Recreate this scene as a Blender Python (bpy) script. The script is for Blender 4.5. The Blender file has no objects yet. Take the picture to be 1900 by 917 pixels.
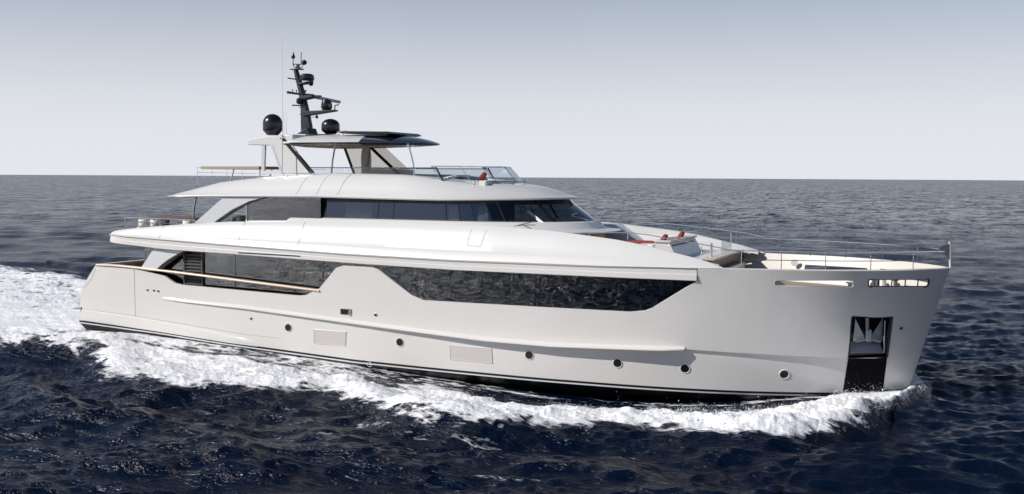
import bpy, bmesh, math, random
import numpy as np
from mathutils import Vector
random.seed(7); rng = np.random.default_rng(11)
R = math.radians
S = bpy.context.scene
COL = S.collection

# ------------------------------------------------------------------ camera
CAM = np.array([42.1, -39.07, 7.75]); FP, PW, PH = 1900., 1900., 917.
YAW, PITCH, ROLL = R(24.2), R(3.98), R(0.32)
_d0 = np.array([-math.sin(YAW), math.cos(YAW), 0.]); _r0 = np.array([math.cos(YAW), math.sin(YAW), 0.])
VD = _d0*math.cos(PITCH) - np.array([0, 0, 1.])*math.sin(PITCH)
_u = np.cross(_r0, VD); VR = _r0*math.cos(ROLL) + _u*math.sin(ROLL); VU = np.cross(VR, VD)
cam = bpy.data.cameras.new('camera'); camo = bpy.data.objects.new('camera', cam); COL.objects.link(camo)
from mathutils import Matrix
camo.matrix_world = Matrix(((VR[0], VU[0], -VD[0], CAM[0]), (VR[1], VU[1], -VD[1], CAM[1]), (VR[2], VU[2], -VD[2], CAM[2]), (0, 0, 0, 1)))
cam.lens = 36.0; cam.sensor_width = 36.0; cam.clip_start = 0.5; cam.clip_end = 60000
S.camera = camo
# ------------------------------------------------------------------ sky + sun
SUN_EL = R(33); SUN_V = Vector((-0.75*math.cos(SUN_EL), -0.66*math.cos(SUN_EL), math.sin(SUN_EL))).normalized()
w = bpy.data.worlds.new('World'); S.world = w; w.use_nodes = True
nt = w.node_tree; nt.nodes.clear()
out = nt.nodes.new('ShaderNodeOutputWorld'); bg = nt.nodes.new('ShaderNodeBackground')
sky = nt.nodes.new('ShaderNodeTexSky'); sky.sky_type = 'NISHITA'; sky.sun_disc = False
sky.sun_elevation = SUN_EL; sky.sun_rotation = math.atan2(SUN_V.x, SUN_V.y)
sky.altitude = 0; sky.air_density = 1.0; sky.dust_density = 0.4; sky.ozone_density = 2.0
hs = nt.nodes.new('ShaderNodeHueSaturation'); hs.inputs['Saturation'].default_value = 1.3; hs.inputs['Value'].default_value = 0.53
nt.links.new(sky.outputs[0], hs.inputs['Color']); tcw = nt.nodes.new('ShaderNodeTexCoord'); spw = nt.nodes.new('ShaderNodeSeparateXYZ'); nt.links.new(tcw.outputs['Generated'], spw.inputs[0])
def wm(op, a, b=None):
    q = nt.nodes.new('ShaderNodeMath'); q.operation = op
    for i, v in enumerate((a, b)):
        if v is None: continue
        if isinstance(v, (int, float)): q.inputs[i].default_value = v
        else: nt.links.new(v, q.inputs[i])
    return q.outputs[0]
hz = wm('DIVIDE', 1.0, wm('ADD', 1.0, wm('POWER', wm('DIVIDE', wm('ABSOLUTE', spw.outputs[2]), .158), 2.3)))
mxw = nt.nodes.new('ShaderNodeMix'); mxw.data_type = 'RGBA'; mxw.inputs[7].default_value = (7.1, 7.3, 7.85, 1)
tn = nt.nodes.new('ShaderNodeMix'); tn.data_type = 'RGBA'; tn.blend_type = 'MULTIPLY'; tn.inputs[0].default_value = 1; tn.inputs[7].default_value = (1.06, .97, 1.07, 1); nt.links.new(hs.outputs[0], tn.inputs[6])
nt.links.new(hz, mxw.inputs[0]); nt.links.new(tn.outputs[2], mxw.inputs[6]); nt.links.new(mxw.outputs[2], bg.inputs[0]); nt.links.new(bg.outputs[0], out.inputs[0])
bg.inputs[1].default_value = 0.10
sl = bpy.data.lights.new('sun', 'SUN'); slo = bpy.data.objects.new('sun', sl); COL.objects.link(slo)
sl.energy = 4.4; sl.angle = R(0.55); sl.color = (1.0, 0.955, 0.90)
slo.rotation_euler = SUN_V.to_track_quat('Z', 'Y').to_euler()
S.view_settings.view_transform = 'Standard'; S.view_settings.look = 'None'
S.view_settings.exposure = 0.12; S.view_settings.gamma = 1.0; S.view_settings.use_curve_mapping = False
S.render.engine = 'CYCLES'
S.cycles.max_bounces = 8; S.cycles.transparent_max_bounces = 16; S.cycles.caustics_reflective = False; S.cycles.caustics_refractive = False
S.cycles.sample_clamp_indirect = 8; S.cycles.blur_glossy = 0.0; S.cycles.use_denoising = True; S.cycles.use_adaptive_sampling = False

# ------------------------------------------------------------------ pixel -> point on a real surface
def ray(px, py):
    v = VD*FP + VR*(px-PW/2) - VU*(py-PH/2); return v/np.linalg.norm(v)
def at(px, py, Y):
    v = ray(px, py); t = (Y-CAM[1])/v[1]; return CAM + t*v
def atz(px, py, Z):
    v = ray(px, py); t = (Z-CAM[2])/v[2]; return CAM + t*v
def xz(px, py, Y):
    q = at(px, py, Y); return (q[0], q[2])
def itp(x, tab):
    return float(np.interp(x, [a for a, b in tab], [b for a, b in tab]))
def sstep(a, b, x):
    t = np.clip((x-a)/(b-a), 0, 1); return t*t*(3-2*t)

# ------------------------------------------------------------------ materials
def mat(name, col, rough=0.4, metal=0.0, coat=0.0, spec=0.5, ior=1.45, noise=None, bump=None):
    m = bpy.data.materials.new(name); m.use_nodes = True; n = m.node_tree; b = n.nodes['Principled BSDF']
    b.inputs['Base Color'].default_value = (*col, 1); b.inputs['Roughness'].default_value = rough
    b.inputs['Metallic'].default_value = metal; b.inputs['Coat Weight'].default_value = coat
    b.inputs['Coat Roughness'].default_value = 0.05
    b.inputs['Specular IOR Level'].default_value = spec; b.inputs['IOR'].default_value = ior
    tc = n.nodes.new('ShaderNodeTexCoord')
    if noise:
        sc, amt, stretch = noise
        mp = n.nodes.new('ShaderNodeMapping'); mp.inputs['Scale'].default_value = stretch
        ns = n.nodes.new('ShaderNodeTexNoise'); ns.inputs['Scale'].default_value = sc; ns.inputs['Detail'].default_value = 5
        mx = n.nodes.new('ShaderNodeMix'); mx.data_type = 'RGBA'
        mx.inputs[6].default_value = (*[c*(1-amt) for c in col], 1); mx.inputs[7].default_value = (*[min(1, c*(1+amt)) for c in col], 1)
        n.links.new(tc.outputs['Object'], mp.inputs[0]); n.links.new(mp.outputs[0], ns.inputs['Vector'])
        n.links.new(ns.outputs[0], mx.inputs[0]); n.links.new(mx.outputs[2], b.inputs['Base Color'])
    if bump:
        sc, st, dist = bump
        nb = n.nodes.new('ShaderNodeTexNoise'); nb.inputs['Scale'].default_value = sc; nb.inputs['Detail'].default_value = 3
        bp = n.nodes.new('ShaderNodeBump'); bp.inputs['Strength'].default_value = st; bp.inputs['Distance'].default_value = dist
        n.links.new(tc.outputs['Object'], nb.inputs['Vector']); n.links.new(nb.outputs[0], bp.inputs['Height']); n.links.new(bp.outputs[0], b.inputs['Normal'])
    return m
def mat_teak(name, col, axis=1, pitch=0.06):
    m = mat(name, col, 0.6); n = m.node_tree; b = n.nodes['Principled BSDF']
    tc = n.nodes.new('ShaderNodeTexCoord'); sp = n.nodes.new('ShaderNodeSeparateXYZ'); n.links.new(tc.outputs['Object'], sp.inputs[0])
    mu = n.nodes.new('ShaderNodeMath'); mu.operation = 'DIVIDE'; mu.inputs[1].default_value = pitch; n.links.new(sp.outputs[axis], mu.inputs[0])
    fr = n.nodes.new('ShaderNodeMath'); fr.operation = 'FRACT'; n.links.new(mu.outputs[0], fr.inputs[0])
    lt = n.nodes.new('ShaderNodeMath'); lt.operation = 'LESS_THAN'; lt.inputs[1].default_value = 0.1; n.links.new(fr.outputs[0], lt.inputs[0])
    ns = n.nodes.new('ShaderNodeTexNoise'); ns.inputs['Scale'].default_value = 3; ns.inputs['Detail'].default_value = 8
    n.links.new(tc.outputs['Object'], ns.inputs['Vector'])
    mx = n.nodes.new('ShaderNodeMix'); mx.data_type = 'RGBA'
    mx.inputs[6].default_value = (*[c*0.75 for c in col], 1); mx.inputs[7].default_value = (*[c*1.2 for c in col], 1); n.links.new(ns.outputs[0], mx.inputs[0])
    m2 = n.nodes.new('ShaderNodeMix'); m2.data_type = 'RGBA'; m2.inputs[7].default_value = (0.03, 0.025, 0.02, 1)
    n.links.new(lt.outputs[0], m2.inputs[0]); n.links.new(mx.outputs[2], m2.inputs[6]); n.links.new(m2.outputs[2], b.inputs['Base Color'])
    return m
def mat_glass(name, tint, refl_ior=1.9, wave=0.0, tr=1.0):
    """tinted reflective yacht glazing: dark transmission under a mirror-like surface"""
    m = bpy.data.materials.new(name); m.use_nodes = True; n = m.node_tree; n.nodes.clear()
    o = n.nodes.new('ShaderNodeOutputMaterial'); mx = n.nodes.new('ShaderNodeMixShader')
    t = n.nodes.new('ShaderNodeBsdfTransparent'); t.inputs[0].default_value = (*tint, 1)
    g = n.nodes.new('ShaderNodeBsdfGlossy'); g.inputs['Roughness'].default_value = 0.02; g.inputs[0].default_value = (.93, .97, 1, 1)
    ge = n.nodes.new('ShaderNodeNewGeometry'); dt = n.nodes.new('ShaderNodeVectorMath'); dt.operation = 'DOT_PRODUCT'
    n.links.new(ge.outputs['Normal'], dt.inputs[0]); n.links.new(ge.outputs['Incoming'], dt.inputs[1])
    def mm(op, a, b=None, c=None):
        q = n.nodes.new('ShaderNodeMath'); q.operation = op
        for i, v in enumerate((a, b, c)):
            if v is None: continue
            if isinstance(v, (int, float)): q.inputs[i].default_value = v
            else: n.links.new(v, q.inputs[i])
        return q.outputs[0]
    F0 = ((refl_ior-1)/(refl_ior+1))**2
    fres = mm('MULTIPLY_ADD', mm('POWER', mm('SUBTRACT', 1.0, mm('ABSOLUTE', dt.outputs['Value'])), 5.0), 1-F0, F0)
    n.links.new(fres, mx.inputs[0]); n.links.new(t.outputs[0], mx.inputs[1]); n.links.new(g.outputs[0], mx.inputs[2]); n.links.new(mx.outputs[0], o.inputs[0])
    if wave:
        tc = n.nodes.new('ShaderNodeTexCoord'); nb = n.nodes.new('ShaderNodeTexNoise'); nb.inputs['Scale'].default_value = 0.7
        bp = n.nodes.new('ShaderNodeBump'); bp.inputs['Strength'].default_value = wave; bp.inputs['Distance'].default_value = 0.05
        n.links.new(tc.outputs['Object'], nb.inputs['Vector']); n.links.new(nb.outputs[0], bp.inputs['Height']); n.links.new(bp.outputs[0], g.inputs['Normal'])
    return m
M = dict(
    hull=mat('hull_paint', (.645, .63, .605), .34, metal=0, coat=.5, noise=(.5, .02, (1, 1, 1)), bump=(.6, .05, .05)),
    white=mat('white_gelcoat', (.63, .628, .612), .34, coat=.25, noise=(.4, .015, (1, 1, 1))),
    wgrey=mat('pale_grey_paint', (.60, .62, .63), .35, coat=.4),
    cream=mat('cream_paint', (.58, .55, .50), .45, noise=(1.5, .04, (1, 1, 1))),
    black=mat('black_antifouling', (.008, .008, .009), .35, noise=(3, .3, (1, 1, 1))),
    gloss=mat('black_gloss', (.006, .006, .008), .3, coat=.1),
    navy=mat('navy_gloss_paint', (.012, .016, .028), .18, coat=.7),
    dome=mat('dark_dome_paint', (.010, .010, .012), .3, coat=.3),
    mast=mat('mast_dark_paint', (.018, .019, .021), .4, coat=.2),
    steel=mat('polished_steel', (.75, .76, .77), .14, metal=1),
    dsteel=mat('brushed_steel', (.62, .65, .68), .38, metal=.8, noise=(8, .15, (1, 1, 1))),
    line=mat('panel_joint', (.22, .21, .20), .6),
    vent=mat('vent_mesh', (.53, .495, .47), .7, noise=(40, .15, (1, 1, 1))),
    slat=mat('grey_slats', (.10, .10, .10), .4),
    red=mat('red_fabric', (.26, .045, .04), .85, noise=(12, .12, (1, 1, 1)), bump=(60, .3, .01)),
    fabric=mat('pale_fabric', (.70, .67, .62), .85, bump=(30, .3, .01)),
    sand=mat('sand_fabric', (.42, .31, .20), .85, bump=(30, .3, .01)),
    wood=mat('varnished_teak_cap', (.55, .42, .30), .35, coat=.4, noise=(6, .12, (.3, 3, 3))),
    dwood=mat('brown_teak', (.16, .10, .06), .45, noise=(6, .25, (.3, 3, 3))),
    inner=mat('dark_interior', (.03, .028, .026), .7),
    room=mat('interior_lining', (.12, .105, .09), .7),
    curtain=mat('curtain_cloth', (.55, .55, .56), .9),
    deck=mat_teak('teak_deck', (.34, .25, .17)),
    decky=mat_teak('teak_wall', (.40, .25, .13), 2, .12),
    glass=mat_glass('main_deck_glass', (.02, .022, .025), 2.6, .06),
    glass2=mat_glass('upper_deck_glass', (.34, .35, .36), 2.3, .03),
    wglass=mat_glass('windscreen_glass', (.26, .31, .34), 1.6),
    clear=mat_glass('clear_glass', (.80, .84, .86), 1.6),
    smoke=mat_glass('smoked_glass', (.62, .58, .52), 1.7),
    galv=mat('galvanised_steel', (.42, .46, .49), .4, metal=.35, noise=(5, .2, (1, 1, 1))),
    mblack=mat('matte_black', (.004, .004, .005), .7, spec=.08),
    daylit=mat('daylight_white', (.85, .83, .75), .5),  # plain white standing in for daylight between the hardtop slats
    flagm=mat('flag_cloth', (.10, .10, .12), .9),
)

# ------------------------------------------------------------------ mesh builder
class MB:
    def __init__(s): s.v = []; s.f = []; s.m = []
    def add(s, vs, fs, mi=0):
        b = len(s.v); s.v += [tuple(map(float, v)) for v in vs]; s.f += [tuple(i+b for i in f) for f in fs]; s.m += [mi]*len(fs); return s
    def box(s, x0, x1, y0, y1, z0, z1, mi=0):
        return s.add([(x, y, z) for z in (z0, z1) for y in (y0, y1) for x in (x0, x1)],
                     [(0, 2, 3, 1), (4, 5, 7, 6), (0, 1, 5, 4), (2, 6, 7, 3), (0, 4, 6, 2), (1, 3, 7, 5)], mi)
    def prism(s, poly, y0, y1, mi=0):
        """poly of (x,z) extruded along y"""
        n = len(poly); a = sum(poly[i][0]*poly[(i+1) % n][1]-poly[(i+1) % n][0]*poly[i][1] for i in range(n))
        if a < 0: poly = poly[::-1]
        if y0 > y1: y0, y1 = y1, y0
        vs = [(x, y0, z) for x, z in poly] + [(x, y1, z) for x, z in poly]
        fs = [tuple(range(n)), tuple(range(2*n-1, n-1, -1))] + [(i, n+i, n+(i+1) % n, (i+1) % n) for i in range(n)]
        return s.add(vs, fs, mi)
    def slab(s, pts, thick, mi=0):
        """planar 3D polygon given a thickness along its normal"""
        P = [np.array(p, float) for p in pts]; nrm = np.cross(P[1]-P[0], P[2]-P[0]); nrm /= np.linalg.norm(nrm); n = len(P)
        vs = [p for p in P] + [p-nrm*thick for p in P]
        fs = [tuple(range(n)), tuple(range(2*n-1, n-1, -1))] + [(i, n+i, n+(i+1) % n, (i+1) % n) for i in range(n)]
        return s.add(vs, fs, mi)
    def tube(s, pts, r, n=8, mi=0, r1=None):
        P = [Vector(map(float, p)) for p in pts]; vs = []; k = len(P); up = None
        for i, p in enumerate(P):
            t = (P[min(i+1, k-1)]-P[max(i-1, 0)]).normalized()
            if up is None: up = t.orthogonal().normalized()
            up = (up-t*up.dot(t)).normalized(); sd = t.cross(up); rr = r if r1 is None else r+(r1-r)*i/(k-1)
            vs += [p+(up*math.cos(a)+sd*math.sin(a))*rr for a in (2*math.pi*j/n for j in range(n))]
        fs = [(i*n+j, i*n+(j+1) % n, (i+1)*n+(j+1) % n, (i+1)*n+j) for i in range(k-1) for j in range(n)]
        fs += [tuple(range(n))[::-1], tuple((k-1)*n+j for j in range(n))]
        return s.add(vs, fs, mi)
    def lathe(s, prof, c=(0, 0, 0), n=24, mi=0, axis='z'):
        vs = []
        for r, h in prof:
            for j in range(n):
                a = 2*math.pi*j/n; p = (r*math.cos(a), r*math.sin(a), h)
                if axis == 'y': p = (p[0], h, p[1])
                if axis == 'x': p = (h, p[0], p[1])
                vs.append((c[0]+p[0], c[1]+p[1], c[2]+p[2]))
        k = len(prof); fs = [(i*n+j, i*n+(j+1) % n, (i+1)*n+(j+1) % n, (i+1)*n+j) for i in range(k-1) for j in range(n)]
        fs += [tuple(range(n))[::-1], tuple((k-1)*n+j for j in range(n))]
        return s.add(vs, fs, mi)
    def grid(s, G, mi=0, close_u=False, flip=False, fmi=None):
        """G[i][j] points"""
        a = len(G); b = len(G[0]); vs = [p for row in G for p in row]; fs = []; ms = []
        for i in range(a if close_u else a-1):
            for j in range(b-1):
                q = (i*b+j, ((i+1) % a)*b+j, ((i+1) % a)*b+j+1, i*b+j+1)
                fs.append(q[::-1] if flip else q); ms.append(fmi(i, j) if fmi else mi)
        base = len(s.f); s.add(vs, fs, mi); s.m[base:] = ms; return s
    def build(s, name, mats, parent=None, smooth=35, bevel=0, recalc=True):
        me = bpy.data.meshes.new(name); me.from_pydata(s.v, [], s.f)
        if not isinstance(mats, (list, tuple)): mats = [mats]
        for m in mats: me.materials.append(M[m] if isinstance(m, str) else m)
        me.polygons.foreach_set('material_index', s.m)
        bm = bmesh.new(); bm.from_mesh(me); bmesh.ops.remove_doubles(bm, verts=bm.verts, dist=1e-5)
        if recalc: bmesh.ops.recalc_face_normals(bm, faces=bm.faces)
        bm.to_mesh(me); bm.free()
        if smooth: me.polygons.foreach_set('use_smooth', [True]*len(me.polygons)); me.set_sharp_from_angle(angle=R(smooth))
        me.update()
        o = bpy.data.objects.new(name, me); COL.objects.link(o)
        if parent is not None:
            o.parent = parent
            off = world_loc(parent)
            if off.length > 0: me.transform(Matrix.Translation(-off))
        if bevel:
            b = o.modifiers.new('bevel', 'BEVEL'); b.width = bevel; b.segments = 2; b.limit_method = 'ANGLE'; b.angle_limit = R(40); b.harden_normals = False
        return o
def world_loc(o):
    v = Vector((0, 0, 0))
    while o is not None: v += Vector(o.location); o = o.parent
    return v
def thing(name, label, cat, loc=(0, 0, 0), group=None):
    o = bpy.data.objects.new(name, None); COL.objects.link(o); o.location = loc; o.empty_display_size = .3
    o['label'] = label; o['category'] = cat
    if group: o['group'] = group
    return o
def tag(o, label, cat, group=None):
    o['label'] = label; o['category'] = cat
    if group: o['group'] = group
    return o
def lab(o, label): o['label'] = label; return o

# =================================================================== SEA
BS = [(-1, .0), (0, .03), (.15, .32), (.39, .68), (1.05, 1.38), (1.85, 2.08), (2.65, 2.6), (4.35, 3.33), (7.15, 3.95), (9.5, 4.18), (12, 4.25), (28, 4.25), (33, 4.2), (37.2, 4.0)]
BW = [(-1, .0), (0, .03), (1, .52), (2, 1.0), (3, 1.42), (5, 2.15), (7.5, 2.95), (10, 3.45), (14, 3.85), (18, 4.02), (28, 4.08), (37.2, 3.9)]
WATER = [(-60, .1), (-5, .1), (4, .42), (7.7, .48), (13, .33), (18, .08), (23, -.28), (27.5, -.50), (30, -.58), (32.5, -.50), (35, -.32), (38, .10), (40.2, .22), (42, .0), (60, 0)]
YO = [(-120, 46), (-35, 21), (-15, 15), (0, 8.6), (4, 8.0), (8, 7.0), (10.2, 8.2), (12.5, 9.6), (14.4, 9.7), (16.4, 10.2), (17.3, 8.6), (19.1, 8.9), (21.3, 7.8), (23.5, 9.0), (26.2, 10.1), (28.3, 10.3), (30.5, 8.7), (32.2, 7.8), (33.4, 7.4), (34.1, 7.7), (35.2, 8.4), (36.4, 8.6), (37.3, 8.2), (38.6, 6.2), (39.7, 3.9), (40.2, 2.3), (40.7, .8), (41.2, 0)]
YI = [(-120, 20), (-30, 5), (-3, 2.5), (2.4, 4.2), (9, 5.8), (14.6, 5.3), (19.3, 6.1), (22.7, 6.1), (24.9, 5.4), (28.5, 6.4), (30.7, 6.8), (33.1, 6.3), (35.4, 4.9), (36.6, 3.6), (38.2, 1.3), (40.5, .1), (41.2, -.1)]
YO = [(x, y+float(np.interp(x, [-40, -5, 10, 22, 31, 36, 39.5, 40.5], [0, .2, .7, 1.5, 1.5, 1.1, .5, 0]))) for x, y in YO]
def hash2(ix, iy, s):
    h = (ix*374761393 + iy*668265263 + s*974634777) & 0x7fffffff
    h = ((h ^ (h >> 13))*1274126177) & 0x7fffffff
    return ((h ^ (h >> 16)) & 0xffff).astype(np.float32)/65535.
def vnoise(x, y, s=0):
    ix = np.floor(x).astype(np.int64); iy = np.floor(y).astype(np.int64); fx = (x-ix); fy = (y-iy)
    fx = fx*fx*(3-2*fx); fy = fy*fy*(3-2*fy)
    a = hash2(ix, iy, s); b = hash2(ix+1, iy, s); c = hash2(ix, iy+1, s); d = hash2(ix+1, iy+1, s)
    return (a*(1-fx)+b*fx)*(1-fy)+(c*(1-fx)+d*fx)*fy
def fbm(x, y, o=4, s=0, g=.5):
    r = np.zeros_like(x); a = 1.; t = 0.
    for k in range(o):
        c, sn = math.cos(k*1.1+.4), math.sin(k*1.1+.4)
        r += a*vnoise((c*x-sn*y)*2**k+17.3*k, (sn*x+c*y)*2**k, s+k*7); t += a; a *= g
    return r/t
def foam_mask(x, y):
    ay = np.abs(y)
    wob = (fbm(x*.35, y*.35, 3, 5)-.5)
    yo = np.interp(x, *zip(*YO)) + wob*1.0*np.clip((41-x)/3, 0, 1); yi = np.interp(x, *zip(*YI)) + wob*.9*np.clip((40-x)/4, 0, 1)
    arm = sstep(-.25, .55, ay-yi)*(1-sstep(-1.3, .55, ay-yo))
    arm *= np.interp(x, [-120, -30, 0, 4, 12, 34, 41.2, 41.6], [.35, .58, .72, .78, .86, 1.02, 1.08, 0])
    m = arm
    mid = (1-sstep(-.4, .5, ay-yi))*np.interp(x, [-60, -5, 4, 14, 20, 26, 38, 41], [.5, .62, .54, .50, .44, .16, .18, .8])
    m = np.maximum(m, mid)
    wash = (1-sstep(-1.6, 1.6, ay-(4.3+.22*(4.5-x))))*(1-sstep(2.5, 5.2, x))*np.interp(x, [-150, -60, -10, 4], [.3, .52, .80, .9])
    m = np.maximum(m, wash)
    # port side of the wake is broken water over its whole width
    m = np.maximum(m, ((y > 0)*(1-sstep(-3, 2.5, ay-yo))*(1-sstep(0, 6, x))*np.interp(x, [-120, -50, -10], [.3, .50, .70])))
    # thin foam line clinging to the side
    b = np.interp(41.45-x, *zip(*BW))
    m = np.maximum(m, np.exp(-((ay-b-.18)/.16)**2)*.50*(x > 2)*(x < 40.6))
    # glints of the pale hull outboard of the wake, painted as faint froth
    fr = np.exp(-((x-27.5-.35*(ay-12))/5.5)**2-((ay-12.3)/2.9)**2)
    m = np.maximum(m, .12*fr)
    return m, yo, yi
def sea_shape(x, y, dens, full=True):
    """vertical height of moving water at x,y ; dens = local grid spacing"""
    dx = np.zeros_like(x); dy = np.zeros_like(x); h = np.zeros_like(x)
    r2 = np.random.default_rng(5); nW = 150
    lam = np.exp(r2.uniform(math.log(.38), math.log(13), nW)); th = R(24+90+180) + r2.normal(0, .44, nW); ph = r2.uniform(0, 6.28, nW)
    amp = .0142*lam/(1+(lam/1.05)**1.5) + np.where(lam > 5, .012, 0)
    for L, t, p, a in zip(lam, th, ph, amp):
        k = 2*math.pi/L; c, s = math.cos(t), math.sin(t); fade = 1-sstep(.22, .5, dens/L)
        A = (a*fade).astype(np.float32); q = (k*(c*x+s*y)+p).astype(np.float32)
        sn = np.sin(q); cs = np.cos(q); h += A*cs; dx -= A*c*sn*.85; dy -= A*s*sn*.85
    gust = .65+.7*fbm(x*.02, y*.035, 2, 3)
    return dx*gust, dy*gust, h*gust
def build_sea():
    cx, cy, cz = CAM
    rs = [2.0]; 
    while rs[-1] < 24: rs.append(rs[-1]+(.12 if rs[-1] > 8 else .3))
    while rs[-1] < 2500: rs.append(rs[-1]+min(rs[-1]**2/8000*.85, 1e9))
    rs += list(np.geomspace(2900, 45000, 14))
    rs = np.array(rs)
    front = np.arange(-31, 31, .056); back = np.arange(31, 329, .27)
    ang = np.concatenate([front, back]); A = 90-(-math.degrees(YAW)) # heading of the optical axis, math angle
    A = 90+math.degrees(YAW)
    th = np.radians(A-ang)
    RR, TT = np.meshgrid(rs, th, indexing='ij')
    X = (cx+RR*np.cos(TT)); Y = (cy+RR*np.sin(TT))
    dr = np.gradient(rs)[:, None]*np.ones_like(X); da = np.gradient(np.where(ang > 180, ang, ang))[None, :]; da = np.abs(np.where(np.abs(da) > 1, .27, da))
    dens = np.maximum(RR*np.radians(da), dr*.55)
    x = X.ravel(); y = Y.ravel(); n = len(x); print('sea verts', n, X.shape)
    dx, dy, h = sea_shape(x, y, dens.ravel())
    near = (np.abs(x) < 140) & (np.abs(y) < 70)
    mask = np.zeros(n)
    xn, yn = x[near], y[near]
    m, yo, yi = foam_mask(xn, yn); mask[near] = m
    ay = np.abs(yn); hc = np.interp(xn, *zip(*WATER)); b = np.interp(41.45-xn, *zip(*BW))
    sb = np.maximum(ay-b, 0); onb = (xn > -70)*(1-sstep(40.5, 43, xn))
    calm = 1-.82*np.exp(-(sb/1.7)**2)*(xn > 3)*(xn < 41)         # own waves die out against the side
    add = hc*np.exp(-(sb/3.0)**2)*onb
    crest = np.interp(xn, [-100, -20, 4, 12, 20, 26, 31, 33.5, 36.5, 38.5, 40.3, 41.2], [.1, .3, .40, .42, .42, .42, .20, .24, .60, .52, .34, 0])
    wid = np.interp(xn, [20, 34, 37, 39, 41], [1.3, 1.2, 1.6, 1.0, .5])
    add += crest*np.exp(-((ay-(yo-wid*.9))/wid)**2)*(.75+.5*vnoise(xn*.4, yn*.2, 9))
    add -= .22*np.exp(-((ay-(yo+1.8))/1.3)**2)*(xn > -20)*(xn < 40)     # trough outboard of the crest
    add += .16*np.cos((ay-yo)*1.5-.4*xn)*np.exp(-((ay-yo-4)/4)**2)*(xn > -30)*(xn < 38)
    rough = fbm(xn*.9, yn*1.3, 5, 21, .62)-.5
    fine = fbm(xn*5, yn*6, 3, 33, .6)-.5
    add += np.clip(m, 0, 1)**1.3*(rough*np.interp(xn, [10, 30, 36, 41], [.40, .5, .85, .5])+fine*.05)*np.clip(sb/.7+.12, 0, 1)
    hz = h.copy(); hz[near] = h[near]*calm*(1-.25*np.clip(m, 0, 1)) + add
    dx[near] *= calm; dy[near] *= calm
    # whitecaps on the steepest small crests, sparse
    far = (RR > 2600).ravel(); hz[far] = 0; dx[far] = 0; dy[far] = 0
    P = np.stack([x+dx, y+dy, hz], 1).astype(np.float32)
    # earth curvature drops the far rim below the horizon
    rr = RR.ravel(); P[:, 2] -= (rr**2/(2*6.371e6)).astype(np.float32)
    nr, nc = X.shape
    i = np.arange(nr-1)[:, None]; j = np.arange(nc)[None, :]; j2 = (j+1) % nc
    F = np.stack([i*nc+j, (i*nc+j2)+0*i, (i+1)*nc+j2, (i+1)*nc+j], -1).reshape(-1, 4)
    c0 = n; P = np.vstack([P, [[cx, cy, 0]]]).astype(np.float32)
    tri = np.stack([np.full(nc, c0), (np.arange(nc)+1) % nc, np.arange(nc)], -1)
    me = bpy.data.meshes.new('sea'); me.vertices.add(len(P)); me.vertices.foreach_set('co', P.ravel())
    loops = np.concatenate([F.ravel(), tri.ravel()]).astype(np.int32)
    me.loops.add(len(loops)); me.loops.foreach_set('vertex_index', loops)
    st = np.concatenate([np.arange(len(F))*4, len(F)*4+np.arange(nc)*3]).astype(np.int32)
    me.polygons.add(len(st)); me.polygons.foreach_set('loop_start', st)
    me.update(calc_edges=True); me.polygons.foreach_set('use_smooth', np.ones(len(st), bool))
    at_ = me.attributes.new('foam', 'FLOAT', 'POINT'); at_.data.foreach_set('value', np.append(mask, 0).astype(np.float32))
    fa_ = sstep(45, 260, RR.ravel()); at2 = me.attributes.new('far', 'FLOAT', 'POINT'); at2.data.foreach_set('value', np.append(fa_, 0).astype(np.float32))
    if sum(me.polygons[0].normal) and me.polygons[10].normal.z < 0: me.flip_normals()
    o = bpy.data.objects.new('sea', me); COL.objects.link(o); o['kind'] = 'structure'
    me.materials.append(mat_sea()); return o
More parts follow.
